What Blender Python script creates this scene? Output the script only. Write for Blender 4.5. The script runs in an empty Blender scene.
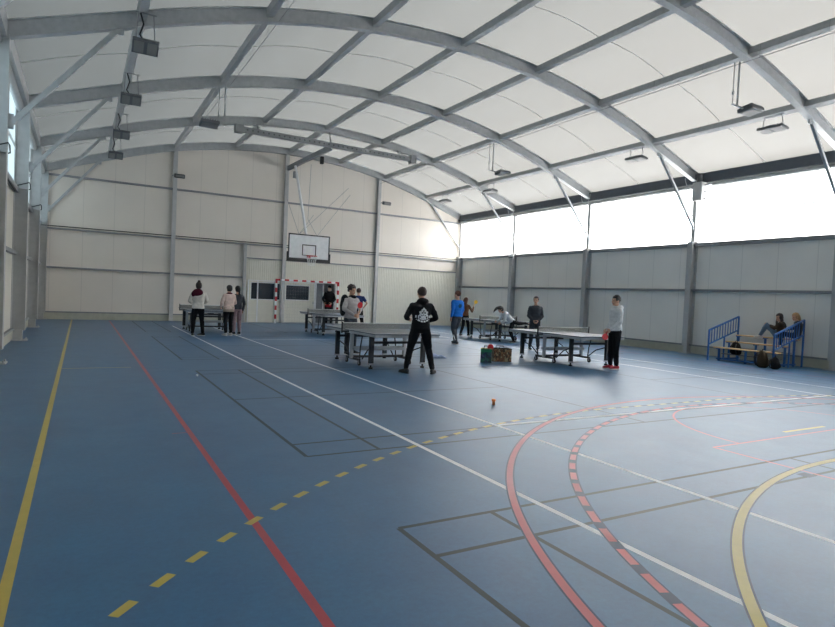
import bpy, bmesh, math, random
from mathutils import Vector, Matrix, noise
from mathutils.bvhtree import BVHTree
random.seed(7)
C = bpy.context.scene.collection
PI = math.pi
V = Vector

# ------------------------------------------------------------------ materials
def mat(name, col, rough=.6, metal=0., spec=.5, vary=.06, nscale=6., bump=0., bscale=40., coat=0.):
    m = bpy.data.materials.new(name); m.use_nodes = True
    nt = m.node_tree; b = nt.nodes['Principled BSDF']
    b.inputs['Roughness'].default_value = rough; b.inputs['Metallic'].default_value = metal
    b.inputs['Specular IOR Level'].default_value = spec
    b.inputs['Coat Weight'].default_value = coat; b.inputs['Coat Roughness'].default_value = .45
    tc = nt.nodes.new('ShaderNodeTexCoord'); n = nt.nodes.new('ShaderNodeTexNoise')
    n.inputs['Scale'].default_value = nscale; n.inputs['Detail'].default_value = 3
    nt.links.new(tc.outputs['Object'], n.inputs['Vector'])
    r = nt.nodes.new('ShaderNodeValToRGB')
    lo = [max(0, c*(1-vary)) for c in col]; hi = [min(1, c*(1+vary)) for c in col]
    r.color_ramp.elements[0].color = (*lo, 1); r.color_ramp.elements[1].color = (*hi, 1)
    r.color_ramp.elements[0].position = .3; r.color_ramp.elements[1].position = .7
    nt.links.new(n.outputs['Fac'], r.inputs['Fac']); nt.links.new(r.outputs['Color'], b.inputs['Base Color'])
    if bump:
        n2 = nt.nodes.new('ShaderNodeTexNoise'); n2.inputs['Scale'].default_value = bscale
        nt.links.new(tc.outputs['Object'], n2.inputs['Vector'])
        bp = nt.nodes.new('ShaderNodeBump'); bp.inputs['Strength'].default_value = bump; bp.inputs['Distance'].default_value = .02
        nt.links.new(n2.outputs['Fac'], bp.inputs['Height']); nt.links.new(bp.outputs['Normal'], b.inputs['Normal'])
    return m

def srgb(r, g, b):
    f = lambda c: (c/255/12.92) if c <= 10 else ((c/255+.055)/1.055)**2.4
    return (f(r), f(g), f(b))

def panel_mat(name, col, axis, period, rough=.45):
    """coated sandwich panel with a fine joint every <period> metres"""
    m = mat(name, col, rough, vary=.03, nscale=.7)
    nt = m.node_tree; b = nt.nodes['Principled BSDF']
    src = b.inputs['Base Color'].links[0].from_socket
    tc = nt.nodes.new('ShaderNodeTexCoord'); s = nt.nodes.new('ShaderNodeSeparateXYZ'); nt.links.new(tc.outputs['Object'], s.inputs[0])
    d = nt.nodes.new('ShaderNodeMath'); d.operation = 'DIVIDE'; d.inputs[1].default_value = period; nt.links.new(s.outputs[axis], d.inputs[0])
    f = nt.nodes.new('ShaderNodeMath'); f.operation = 'FRACT'; nt.links.new(d.outputs[0], f.inputs[0])
    l = nt.nodes.new('ShaderNodeMath'); l.operation = 'LESS_THAN'; l.inputs[1].default_value = .022/period; nt.links.new(f.outputs[0], l.inputs[0])
    sc = nt.nodes.new('ShaderNodeMath'); sc.operation = 'MULTIPLY'; sc.inputs[1].default_value = .16; nt.links.new(l.outputs[0], sc.inputs[0])
    mx = nt.nodes.new('ShaderNodeMix'); mx.data_type = 'RGBA'
    nt.links.new(sc.outputs[0], mx.inputs[0]); nt.links.new(src, mx.inputs[6]); mx.inputs[7].default_value = (.1, .1, .1, 1)
    nt.links.new(mx.outputs[2], b.inputs['Base Color'])
    return m

def sheet_mat(name, col_r, col_t, fac, fwd=0.):
    m = bpy.data.materials.new(name); m.use_nodes = True; nt = m.node_tree; nt.nodes.clear()
    o = nt.nodes.new('ShaderNodeOutputMaterial'); mx = nt.nodes.new('ShaderNodeMixShader')
    d = nt.nodes.new('ShaderNodeBsdfDiffuse'); t = nt.nodes.new('ShaderNodeBsdfTranslucent')
    tc = nt.nodes.new('ShaderNodeTexCoord'); n = nt.nodes.new('ShaderNodeTexNoise'); n.inputs['Scale'].default_value = .35
    nt.links.new(tc.outputs['Object'], n.inputs['Vector'])
    r = nt.nodes.new('ShaderNodeValToRGB')
    r.color_ramp.elements[0].color = (*[c*.93 for c in col_t], 1); r.color_ramp.elements[1].color = (*[min(1, c*1.05) for c in col_t], 1)
    nt.links.new(n.outputs['Fac'], r.inputs['Fac']); nt.links.new(r.outputs['Color'], t.inputs['Color'])
    d.inputs['Color'].default_value = (*col_r, 1)
    mx.inputs[0].default_value = fac
    g = nt.nodes.new('ShaderNodeBsdfRefraction'); g.distribution = 'GGX'; g.inputs['IOR'].default_value = 1.12; g.inputs['Roughness'].default_value = .75
    nt.links.new(r.outputs['Color'], g.inputs['Color']); m2 = nt.nodes.new('ShaderNodeMixShader'); m2.inputs[0].default_value = fwd
    nt.links.new(t.outputs[0], m2.inputs[1]); nt.links.new(g.outputs[0], m2.inputs[2])
    nt.links.new(d.outputs[0], mx.inputs[1]); nt.links.new(m2.outputs[0], mx.inputs[2]); nt.links.new(mx.outputs[0], o.inputs[0])
    return m

M = {}
M['galv'] = mat('galvanised_steel', srgb(176, 178, 179), .5, .25, vary=.08, nscale=9)
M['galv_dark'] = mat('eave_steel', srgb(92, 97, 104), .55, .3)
M['post'] = mat('post_paint', srgb(186, 186, 185), .5, .1)
M['girt'] = mat('girt_steel', srgb(142, 144, 146), .5, .25)
M['plinth'] = mat('plinth', srgb(188, 186, 170), .8, bump=.3)
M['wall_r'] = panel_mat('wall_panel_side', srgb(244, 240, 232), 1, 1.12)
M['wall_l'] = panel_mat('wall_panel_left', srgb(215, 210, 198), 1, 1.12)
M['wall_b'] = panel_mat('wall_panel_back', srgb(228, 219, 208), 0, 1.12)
M['rib'] = mat('ribbed_sheet', srgb(226, 222, 208), .5, vary=.03)
M['membrane'] = sheet_mat('roof_membrane', (.32, .33, .33), (.067, .0655, .062), .66, .35)
M['window'] = sheet_mat('translucent_sheet', (.75, .77, .8), (.95, .95, .95), .85)
M['seam'] = mat('membrane_seam', srgb(185, 185, 182), .7)
M['black'] = mat('black_plastic', srgb(28, 29, 32), .5)
M['rubber'] = mat('rubber', srgb(22, 22, 24), .7)
M['white'] = mat('white_paint', srgb(240, 240, 240), .45)
M['red'] = mat('red_paint', srgb(196, 24, 38), .45)
M['lampgrey'] = mat('lamp_housing', srgb(95, 98, 102), .5, .3)
M['lampglass'] = mat('lamp_glass', srgb(128, 128, 126), .6, spec=.3)
M['glass_dark'] = mat('dark_glass', srgb(34, 42, 52), .12, spec=.6)
M['darkroom'] = mat('dark_room', srgb(190, 190, 190), .8)
M['doorgrey'] = mat('grey_door', srgb(96, 100, 106), .5)
M['blue'] = mat('blue_rail_paint', srgb(52, 106, 176), .45)
M['wood'] = mat('plank_wood', srgb(232, 194, 142), .5, vary=.12, nscale=12)
M['tabletop'] = mat('slate_table_top', srgb(74, 88, 104), .28, spec=.55, vary=.04)
M['tableframe'] = mat('table_apron', srgb(172, 176, 182), .4, .3)
M['tableleg'] = mat('table_leg', srgb(34, 36, 42), .45)
M['netband'] = mat('net_band', srgb(215, 215, 212), .7)
M['skin'] = mat('skin', srgb(205, 158, 132), .55, vary=.05)
M['skin_dark'] = mat('tan_skin', srgb(170, 120, 95), .55, vary=.05)
M['eye'] = mat('eye_dark', srgb(28, 22, 20), .3)
M['lip'] = mat('lip', srgb(160, 88, 82), .5)
def cloth(n, r, g, b, vary=.1): M[n] = mat(n, srgb(r, g, b), .85, vary=vary, nscale=14, bump=.25, bscale=60, spec=.2)
cloth('black_cloth', 26, 26, 30); cloth('charcoal', 62, 65, 72); cloth('light_grey', 205, 205, 208); cloth('jacket_grey', 178, 174, 174)
cloth('navy', 38, 56, 104); cloth('bright_blue', 30, 108, 196); cloth('cream', 214, 206, 196); cloth('maroon', 84, 26, 44)
cloth('beige_pink', 206, 182, 172); cloth('beige', 176, 160, 142); cloth('denim', 92, 116, 138); cloth('hoodie_grey', 226, 224, 222)
cloth('rose_grey', 150, 128, 132); cloth('dark_teal', 22, 70, 98); cloth('pale_blue', 168, 186, 220); cloth('olive_brown', 66, 56, 44); cloth('brown_top', 104, 70, 52)
cloth('red_cloth', 170, 30, 44); cloth('white_cloth', 235, 235, 235, .03)
def hairm(n, r, g, b): M[n] = mat(n, srgb(r, g, b), .5, vary=.35, nscale=60, bump=.5, bscale=120)
hairm('hair_black', 22, 18, 18); hairm('hair_brown', 58, 38, 30); hairm('hair_auburn', 92, 52, 36); hairm('hair_blonde', 178, 140, 96); hairm('hair_darkbrown', 58, 40, 36)
M['shoe_dark'] = mat('dark_shoe', srgb(30, 30, 34), .6); M['sole'] = mat('shoe_sole', srgb(222, 220, 216), .6)
M['shoe_red'] = mat('red_shoe', srgb(170, 30, 52), .6); M['shoe_white'] = mat('white_shoe', srgb(205, 200, 196), .6)
M['paddle_red'] = mat('red_rubber', srgb(200, 28, 40), .5); M['paddle_wood'] = mat('paddle_handle', srgb(190, 150, 100), .5)
M['paddle_yellow'] = mat('yellow_paddle', srgb(236, 196, 60), .5)
M['green'] = mat('green_bag', srgb(42, 128, 92), .6); M['cardgold'] = mat('pale_yellow_side', srgb(196, 196, 128), .6)
M['orange'] = mat('orange_ball', srgb(236, 130, 60), .5)

# vinyl floor: blue, a little mottled, semi gloss
def floor_mat():
    m = bpy.data.materials.new('blue_sports_vinyl'); m.use_nodes = True; nt = m.node_tree; b = nt.nodes['Principled BSDF']
    tc = nt.nodes.new('ShaderNodeTexCoord')
    def ns(sc, det, rg=.6):
        n = nt.nodes.new('ShaderNodeTexNoise'); n.inputs['Scale'].default_value = sc; n.inputs['Detail'].default_value = det; n.inputs['Roughness'].default_value = rg
        nt.links.new(tc.outputs['Object'], n.inputs['Vector']); return n
    n1 = ns(1.2, 8, .7); r = nt.nodes.new('ShaderNodeValToRGB')
    r.color_ramp.elements[0].position = .3; r.color_ramp.elements[1].position = .72
    r.color_ramp.elements[0].color = (*srgb(*FLOOR_LO), 1); r.color_ramp.elements[1].color = (*srgb(*FLOOR_HI), 1)
    nt.links.new(n1.outputs['Fac'], r.inputs['Fac'])
    n2 = ns(26, 6, .75); r2 = nt.nodes.new('ShaderNodeValToRGB')
    r2.color_ramp.elements[0].position = .35; r2.color_ramp.elements[1].position = .75
    r2.color_ramp.elements[0].color = (.82, .82, .82, 1); r2.color_ramp.elements[1].color = (1.12, 1.12, 1.12, 1)
    nt.links.new(n2.outputs['Fac'], r2.inputs['Fac'])
    mx = nt.nodes.new('ShaderNodeMix'); mx.data_type = 'RGBA'; mx.blend_type = 'MULTIPLY'; mx.inputs[0].default_value = 1
    nt.links.new(r.outputs['Color'], mx.inputs[6]); nt.links.new(r2.outputs['Color'], mx.inputs[7]); nt.links.new(mx.outputs[2], b.inputs['Base Color'])
    n3 = ns(3.5, 5); r3 = nt.nodes.new('ShaderNodeMapRange'); r3.inputs['To Min'].default_value = FLOOR_R - .05; r3.inputs['To Max'].default_value = FLOOR_R + .06
    nt.links.new(n3.outputs['Fac'], r3.inputs['Value']); nt.links.new(r3.outputs['Result'], b.inputs['Roughness'])
    b.inputs['Specular IOR Level'].default_value = FLOOR_S; b.inputs['Coat Weight'].default_value = .85; b.inputs['Coat Roughness'].default_value = .48
    n4 = ns(90, 2); bp = nt.nodes.new('ShaderNodeBump'); bp.inputs['Strength'].default_value = .03; bp.inputs['Distance'].default_value = .005
    nt.links.new(n4.outputs['Fac'], bp.inputs['Height']); nt.links.new(bp.outputs['Normal'], b.inputs['Normal'])
    return m
SKY_0, SKY_P, SKY_A, SKY_B = -.3, 2.4, 1.5, 27
FLOOR_LO, FLOOR_HI, FLOOR_R, FLOOR_S = (24, 90, 136), (38, 108, 152), .44, .35
M['floor'] = floor_mat()
def line(n, r, g, b, coat=.85): M[n] = mat(n, srgb(r, g, b), .44, spec=.35, vary=.05, nscale=12, coat=coat); M[n].node_tree.nodes['Principled BSDF'].inputs['Coat Roughness'].default_value = .50
line('line_yellow', 196, 172, 62); line('line_red', 176, 38, 54); line('line_white', 250, 252, 252); line('line_grey', 34, 58, 64, .2)
line('line_dark', 30, 56, 88, .25); line('line_redarc', 190, 66, 76)

# ------------------------------------------------------------------ mesh builder
class MB:
    def __init__(s): s.v = []; s.f = []; s.mi = []; s.cuts = []
    def add(s, vs, fs, mi=0):
        b = len(s.v); s.cuts.append((b, len(s.f))); s.v += [tuple(x) for x in vs]; s.f += [tuple(i+b for i in f) for f in fs]; s.mi += [mi]*len(fs); return s
    def box(s, c, d, rot=None, mi=0, bev=0.):
        x, y, z = d[0]/2, d[1]/2, d[2]/2
        if bev and min(x, y, z) > bev:
            bm = bmesh.new(); bmesh.ops.create_cube(bm, size=1)
            for v in bm.verts: v.co = V((v.co.x*2*x, v.co.y*2*y, v.co.z*2*z))
            bmesh.ops.bevel(bm, geom=bm.edges[:], offset=bev, segments=2, profile=.5, affect='EDGES')
            vs = [v.co.copy() for v in bm.verts]; bm.verts.index_update(); fs = [[v.index for v in f.verts] for f in bm.faces]; bm.free()
        else:
            vs = [V((a*x, b*y, e*z)) for a in (-1, 1) for b in (-1, 1) for e in (-1, 1)]
            fs = [(0, 1, 3, 2), (4, 6, 7, 5), (0, 4, 5, 1), (2, 3, 7, 6), (0, 2, 6, 4), (1, 5, 7, 3)]
        if rot is not None: vs = [rot @ v for v in vs]
        return s.add([v + V(c) for v in vs], fs, mi)
    def bb(s, x0, x1, y0, y1, z0, z1, mi=0, bev=0.):
        return s.box(((x0+x1)/2, (y0+y1)/2, (z0+z1)/2), (abs(x1-x0), abs(y1-y0), abs(z1-z0)), None, mi, bev)
    def bar(s, a, b, w, h=None, up=(0, 0, 1), mi=0):
        a = V(a); b = V(b); d = b-a; L = d.length; d.normalize(); u = V(up)
        if abs(d.dot(u)) > .98: u = V((0, 1, 0))
        r = d.cross(u).normalized(); u = r.cross(d)
        R = Matrix((r, d, u)).transposed()
        return s.box((a+b)/2, (w, L, h or w), R, mi)
    def tube(s, pts, r, n=10, mi=0, cap=True):
        pts = [V(p) for p in pts]; k = len(pts); vs = []; fs = []
        rr = r if hasattr(r, '__len__') else [r]*k
        prev = None
        for i, p in enumerate(pts):
            t = (pts[min(i+1, k-1)]-pts[max(i-1, 0)]).normalized()
            if prev is None: q = t.orthogonal().normalized()
            else: q = (prev - t*prev.dot(t)).normalized()
            prev = q; w = t.cross(q)
            for j in range(n):
                a = 2*PI*j/n; vs.append(p + (q*math.cos(a)+w*math.sin(a))*rr[i])
        for i in range(k-1):
            for j in range(n): fs.append((i*n+j, i*n+(j+1) % n, (i+1)*n+(j+1) % n, (i+1)*n+j))
        if cap: fs.append(tuple(range(n-1, -1, -1))); fs.append(tuple((k-1)*n+j for j in range(n)))
        return s.add(vs, fs, mi)
    def ell(s, c, r, nu=16, nv=10, rot=None, mi=0):
        vs = []; fs = []; c = V(c)
        for i in range(1, nv):
            th = PI*i/nv
            for j in range(nu):
                a = 2*PI*j/nu; p = V((r[0]*math.sin(th)*math.cos(a), r[1]*math.sin(th)*math.sin(a), r[2]*math.cos(th)))
                vs.append(c + (rot @ p if rot is not None else p))
        T = V((0, 0, r[2])); B = V((0, 0, -r[2]))
        vs.append(c+(rot @ T if rot is not None else T)); vs.append(c+(rot @ B if rot is not None else B))
        t = len(vs)-2; b = t+1
        for i in range(nv-2):
            for j in range(nu): fs.append((i*nu+j, (i+1)*nu+j, (i+1)*nu+(j+1) % nu, i*nu+(j+1) % nu))
        for j in range(nu): fs.append((t, j, (j+1) % nu)); fs.append((b, (nv-2)*nu+(j+1) % nu, (nv-2)*nu+j))
        return s.add(vs, fs, mi)
    def loft(s, rings, n=16, mi=0):
        """rings: (centre, right axis, forward axis, r_right, r_forward)"""
        vs = []; fs = []; k = len(rings)
        for c, a, b, ra, rb in rings:
            a = V(a).normalized(); b = V(b).normalized()
            for j in range(n):
                t = 2*PI*j/n; ct, st = math.cos(t), math.sin(t)
                e = .86
                x = math.copysign(abs(ct)**e, ct); y = math.copysign(abs(st)**e, st)
                vs.append(V(c)+a*ra*x+b*rb*y)
        for i in range(k-1):
            for j in range(n): fs.append((i*n+j, i*n+(j+1) % n, (i+1)*n+(j+1) % n, (i+1)*n+j))
        fs.append(tuple(range(n-1, -1, -1))); fs.append(tuple((k-1)*n+j for j in range(n)))
        return s.add(vs, fs, mi)
    def prism(s, poly, a, b, mi=0):
        """poly: list of 3D points, extruded by vector (b-a)"""
        d = V(b)-V(a); n = len(poly); vs = [V(p) for p in poly]+[V(p)+d for p in poly]
        fs = [tuple(range(n-1, -1, -1)), tuple(range(n, 2*n))]+[(i, (i+1) % n, n+(i+1) % n, n+i) for i in range(n)]
        return s.add(vs, fs, mi)
    def mesh(s, name, mats, smooth=False, fix=True):
        me = bpy.data.meshes.new(name); me.from_pydata(s.v, [], s.f)
        for m in (mats if isinstance(mats, (list, tuple)) else [mats]): me.materials.append(M[m] if isinstance(m, str) else m)
        me.polygons.foreach_set('material_index', s.mi)
        if fix:
            bm = bmesh.new(); bm.from_mesh(me); bmesh.ops.recalc_face_normals(bm, faces=bm.faces[:]); bm.to_mesh(me); bm.free()
        if smooth:
            me.polygons.foreach_set('use_smooth', [True]*len(me.polygons))
        me.update(); return me
    def build(s, name, mats, parent=None, smooth=False, fix=True):
        o = bpy.data.objects.new(name, s.mesh(name, mats, smooth, fix)); C.objects.link(o)
        if parent: o.parent = parent
        if smooth == 'auto':
            pass
        return o

def build_each(mb, name, mats, parent=None, smooth=False):
    """every shape added to mb becomes a part of its own"""
    out = []; ends = mb.cuts[1:]+[(len(mb.v), len(mb.f))]
    for (v0, f0), (v1, f1) in zip(mb.cuts, ends):
        m = MB(); m.v = mb.v[v0:v1]; m.f = [tuple(i-v0 for i in f) for f in mb.f[f0:f1]]; m.mi = mb.mi[f0:f1]
        out.append(m.build(name, mats, parent, smooth))
    return out
def tag(o, label, cat, group=None):
    o['label'] = label; o['category'] = cat
    if group: o['group'] = group
    return o
def empty(name, loc, rz=0., label=None, cat=None, group=None):
    o = bpy.data.objects.new(name, None); C.objects.link(o); o.location = loc; o.rotation_euler = (0, 0, rz); o.empty_display_size = .2
    if label: tag(o, label, cat, group)
    return o
def struct(o): o['kind'] = 'structure'; return o
def copy_tree(o, parent=None):
    c = o.copy(); C.objects.link(c)
    if parent: c.parent = parent
    for ch in list(o.children): copy_tree(ch, c)
    return c

# ------------------------------------------------------------------ the hall
XL, XR, YB, YF = -1.5, 18.4, 27.42, -11.6         # wall planes
CX = 8.45
FR = [27.3, 22.6, 17.75, 12.9, 8.32, 3.2, -1.65, -6.5, -11.4]
ZB = 3.81                                          # bottom of window band
ZE = 5.78                                          # bottom of eave beam
def prof(x):
    d = abs(x-8.58); R = 22.
    if d < 7.3: return 7.94-(R-math.sqrt(R*R-d*d))
    s = 7.3/math.sqrt(R*R-7.3**2); return 7.94-(R-math.sqrt(R*R-7.3**2))-(d-7.3)*s
PX = [8.42+2.51*k for k in range(-3, 4)]

floor = struct(MB().bb(XL, XR, YF, YB, -.2, 0).build('floor', 'floor'))

# court lines (parts of the floor)
def strip(mb, pts, w, z, closed=False, mi=0):
    pts = [V((p[0], p[1], z)) for p in pts]; vs = []; k = len(pts)
    for i, p in enumerate(pts):
        t = (pts[min(i+1, k-1)]-pts[max(i-1, 0)]).normalized(); n = V((-t.y, t.x, 0))
        vs += [p-n*w/2, p+n*w/2]
    mb.add(vs, [(2*i, 2*i+2, 2*i+3, 2*i+1) for i in range(k-1)], mi)
def straight(mb, a, b, w, z):
    n = max(1, int((V((*b, 0))-V((*a, 0))).length)); strip(mb, [(a[0]+(b[0]-a[0])*i/n, a[1]+(b[1]-a[1])*i/n) for i in range(n+1)], w, z)
def arc(cx, cy, r, a0, a1, step=.12):
    n = max(2, int(abs(a1-a0)*r/step)); return [(cx+r*math.cos(a0+(a1-a0)*i/n), cy+r*math.sin(a0+(a1-a0)*i/n)) for i in range(n+1)]
def resample(pts, step):
    out = [pts[0]]; need = step
    for a, b in zip(pts, pts[1:]):
        L = math.hypot(b[0]-a[0], b[1]-a[1]); pos = 0
        while L-pos >= need:
            pos += need; t = pos/L; out.append((a[0]+(b[0]-a[0])*t, a[1]+(b[1]-a[1])*t)); need = step
        need -= (L-pos)
    return out
def court(mb, m, label):
    o = mb.build('court_line', m, floor, fix=False); o['label'] = label; return o
g = MB(); zz = .00026
for y0 in (-2.73, 5.21, 13.05, 20.95):
    y1 = y0+6.1; x0, x1 = 1.87, 15.25
    for x in (x0, x0+.76, x1-.76, x1, x0+4.72, x1-4.72): straight(g, (x, y0), (x, y1), .04, zz)
    for y in (y0, y0+.46, y1-.46, y1): straight(g, (x0, y), (x1, y), .04, zz)
    for a, b in ((x0, x0+4.72), (x1-4.72, x1)): straight(g, (a, y0+3.05), (b, y0+3.05), .04, zz)
court(g, 'line_grey', 'dark grey badminton court lines')
g = MB(); straight(g, (-.29, YF+.3), (-.29, 27.3), .055, .00035); straight(g, (17.19, YF+.3), (17.19, 27.3), .055, .00035)
straight(g, (-.26, 12.0), (.84, 12.0), .04, .00035); court(g, 'line_yellow', 'yellow sidelines')
g = MB(); straight(g, (1.035, YF+.3), (1.035, 26.9), .052, .00044); straight(g, (15.87, YF+.3), (15.87, 26.9), .052, .00044)
straight(g, (.86, 6.52), (1.01, 6.52), .02, .00044); court(g, 'line_red', 'red basketball sidelines')
g = MB()
for x in (3.08, 13.82): straight(g, (x, YF+.3), (x, 24.2), .055, .00057)
for x in (4.485, 12.42): straight(g, (x, YF+.3), (x, 23.6), .055, .00057)
for y in (5.72, 18.1): straight(g, (4.485, y), (12.42, y), .05, .00053)
court(g, 'line_white', 'white volleyball lines')
# handball arcs: 6 m full and 9 m broken
def hand(r):
    return arc(CX-1.5, -2.85, r, PI, PI/2)+arc(CX+1.5, -2.85, r, PI/2, 0)
g = MB(); strip(g, hand(5.98), .085, .00066); court(g, 'line_dark', 'dark edging of the yellow goal area arc')
g = MB(); strip(g, hand(5.98), .06, .00075); straight(g, (7.95, 4.15), (8.95, 4.15), .05, .00075); court(g, 'line_yellow', 'solid yellow goal area arc')
def dashes(pts, w, z, on, period, mb, off=0):
    st = period/20; f = resample(pts, st); k = 20; q = int(on/st+.5); i = off
    while i < len(f)-2:
        strip(mb, f[i:i+q+1], w, z); i += k
g = MB(); dashes(hand(8.95), .055, .00066, .15, .293, g, 14); court(g, 'line_yellow', 'broken yellow free throw arc')
g = MB(); strip(g, hand(8.95)[88:], .06, .00048); court(g, 'line_dark', 'dark band under the far part of the broken yellow arc')
p3 = [(CX-6.56, -1.7)]+arc(CX, -.12, 6.585, PI, 0)+[(CX+6.56, -1.7)]
g = MB(); strip(g, p3, .08, .00079); court(g, 'line_dark', 'dark edging of the solid red arc')
g = MB(); strip(g, p3, .055, .00088); court(g, 'line_redarc', 'solid red three point arc')
p3 = arc(CX, -.24, 6.10, PI, 0)
g = MB(); strip(g, p3, .08, .00079); court(g, 'line_dark', 'dark band under the broken red arc')
g = MB(); dashes(p3, .055, .00088, .21, .33, g); court(g, 'line_redarc', 'broken red arc')
g = MB()
for a, b in (((6.2, -1.7), (6.2, 3.98)), ((10.7, -1.7), (10.7, 3.98)), ((6.2, 3.98), (10.7, 3.98))): straight(g, a, b, .028, .00070)
strip(g, arc(CX, 3.98, 1.75, PI, 0), .028, .00070); court(g, 'line_redarc', 'thin red key and free throw circle')
g = MB(); g.bb(6.0, 6.15, 2.88, 3.0, .00057, .00084); court(g, 'line_dark', 'dark block mark beside the key')

# side walls, windows bands, girts, plinths
def side(sgn, xw, name, wm):
    """sgn -1 left, +1 right; wall opens from z .28 to the window band"""
    t = .12*sgn
    w = MB()
    w.bb(xw, xw+t, YF, YB, .28, ZB)
    w.bb(xw, xw+t, YF, YB, 6.02, prof(xw)+.42)
    o = struct(w.build('wall_'+name, wm))
    struct(MB().bb(xw-.02*sgn, xw+t, YF, YB, 0, .27).build('baseboard_'+name, 'plinth'))
    g = MB()
    g.bb(xw-.07*sgn, xw, YF, YB, .26, .31)                  # drip lip above the plinth
    g.bb(xw-.12*sgn, xw, YF, YB, 2.14, 2.22)                # mid girt
    g.bb(xw-.10*sgn, xw, YF, YB, ZB-.13, ZB)                # girt under the window band
    g.build('girt', 'girt', o)
    g = MB(); g.bb(xw-.04*sgn, xw-.01*sgn, YF, YB, 4.76, 4.80); g.build('window_rail', 'post', o)
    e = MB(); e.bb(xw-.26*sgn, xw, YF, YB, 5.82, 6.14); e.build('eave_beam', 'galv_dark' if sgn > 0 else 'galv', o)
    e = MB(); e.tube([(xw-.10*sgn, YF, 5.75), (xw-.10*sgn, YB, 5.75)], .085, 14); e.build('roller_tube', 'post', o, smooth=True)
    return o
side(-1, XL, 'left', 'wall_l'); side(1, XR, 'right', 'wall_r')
wn = 0
for xw, sg in ((XL, -1), (XR, 1)):
    for a, b in zip(FR, FR[1:]):
        wn += 1
        o = struct(MB().bb(xw+.03*sg, xw+.05*sg, b+.02, a-.02, ZB, 6.0).build('window_%d' % wn, 'window'))

# back wall with the doorway
def gable(mb, x0, x1, z0, y, t):
    n = max(1, int((x1-x0)/.5)); xs = [x0+(x1-x0)*i/n for i in range(n+1)]
    mb.prism([(x0, y, z0), (x1, y, z0)]+[(x, y, prof(x)+.34) for x in reversed(xs)], (0, 0, 0), (0, t, 0))
DX0, DX1, DZ = 9.98, 10.94, 1.98
w = MB(); gable(w, XL-.12, DX0, .28, YB, .15); gable(w, DX1, XR+.12, .28, YB, .15); gable(w, DX0, DX1, DZ, YB, .15)
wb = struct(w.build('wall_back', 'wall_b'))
w = MB(); w.bb(XL, 6.4, YB-.03, YB+.1, 0, .28); w.bb(6.4, DX0, YB, YB+.1, 0, .28); w.bb(DX1, XR, YB, YB+.1, 0, .28)
struct(w.build('baseboard_back', 'plinth'))
g = MB(); g.bb(XL, 6.4, YB-.06, YB, .27, .32); g.bb(XL, 6.4, YB-.12, YB, 2.03, 2.10); g.bb(XL, XR, YB-.12, YB, 3.57, 3.63)
g.bb(XL, XR, YB-.12, YB, 5.67, 5.74); g.build('girt', 'girt', wb)
g = MB(); g.tube([(XL, YB-.14, 3.69), (XR, YB-.14, 3.69)], .018, 6); g.build('conduit', 'black', wb)
for x, zt in ((3.4, None), (8.3, None), (13.15, None), (6.48, 3.57)):
    c = MB(); zt = zt or prof(x)+.02; yb = YB-.13
    wd = .16 if zt > 4 else .12
    c.bb(x-wd/2, x+wd/2, yb-.04, yb-.02, 0, zt); c.bb(x-.012, x+.012, yb-.02, YB-.02, 0, zt); c.bb(x-wd/2, x+wd/2, YB-.02, YB, 0, zt)
    c.bb(x-wd/2-.03, x+wd/2+.03, yb-.08, YB, 0, .015)
    struct(c.build('back_wall_column', 'post'))
# ribbed sheeting of the lower right part
def ribs(mb, x0, x1, z0, z1, y):
    p = .1; xs = []; x = x0
    while x < x1-.001:
        xs += [(x, y), (min(x+.062, x1), y), (min(x+.070, x1), y-.009), (min(x+.092, x1), y-.009)]; x += p
    xs.append((x1, y)); n = len(xs)
    vs = [(a, b, z0) for a, b in xs]+[(a, b, z1) for a, b in xs]
    mb.add(vs, [(i, i+1, n+i+1, n+i) for i in range(n-1)])
w = MB(); yr = YB-.03
ribs(w, 6.56, 8.22, 0, 2.96, yr); ribs(w, 8.38, DX0, 0, 2.96, yr); ribs(w, DX0, DX1, DZ, 2.96, yr); ribs(w, DX1, 13.08, 0, 2.96, yr); ribs(w, 13.24, XR, 0, 2.96, yr)
w.build('ribbed_sheet', 'rib', wb, fix=False)
g = MB(); g.bb(6.56, 8.22, YB-.10, YB, 2.95, 3.0); g.bb(8.38, 13.06, YB-.10, YB, 2.95, 3.0); g.bb(13.24, XR, YB-.1, YB, 2.95, 3.0); g.build('sheet_header', 'girt', wb)
# doors: two white leaves with dark glass, an open grey leaf
def glazed_door(n, x0, x1, gx0, gx1, gz0, gz1, mull=None):
    y = YB-.055
    d = MB(); f = .05
    d.bb(x0, x0+f, y-.03, y, 0, 1.98); d.bb(x1-f, x1, y-.03, y, 0, 1.98); d.bb(x0+f, x1-f, y-.03, y, 1.94, 1.98)
    o = struct(d.build('door_%d' % n, 'white'))
    l = MB(); l.bb(x0+f, gx0, y-.02, y, .02, 1.94); l.bb(gx1, x1-f, y-.02, y, .02, 1.94); l.bb(gx0, gx1, y-.02, y, .02, gz0); l.bb(gx0, gx1, y-.02, y, gz1, 1.94)
    l.build('door_leaf', 'rib', o)
    p = MB(); p.bb(gx0, gx1, y-.012, y-.004, gz0, gz1); p.build('pane', 'glass_dark', o)
    r = MB(); e = .03
    for a in ((gx0-e, gx0, gz0-e, gz1+e), (gx1, gx1+e, gz0-e, gz1+e), (gx0, gx1, gz0-e, gz0), (gx0, gx1, gz1, gz1+e)): r.bb(a[0], a[1], y-.03, y-.018, a[2], a[3])
    if mull: r.bb(mull-.03, mull+.03, y-.04, y-.012, 0.02, 1.98)
    r.build('glass_frame', 'white', o)
    h = MB(); h.box((x1-.09, y-.05, 1.0), (.12, .02, .02)); h.box((x1-.09, y-.03, 1.0), (.03, .02, .12)); h.build('door_handle', 'galv', o)
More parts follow.
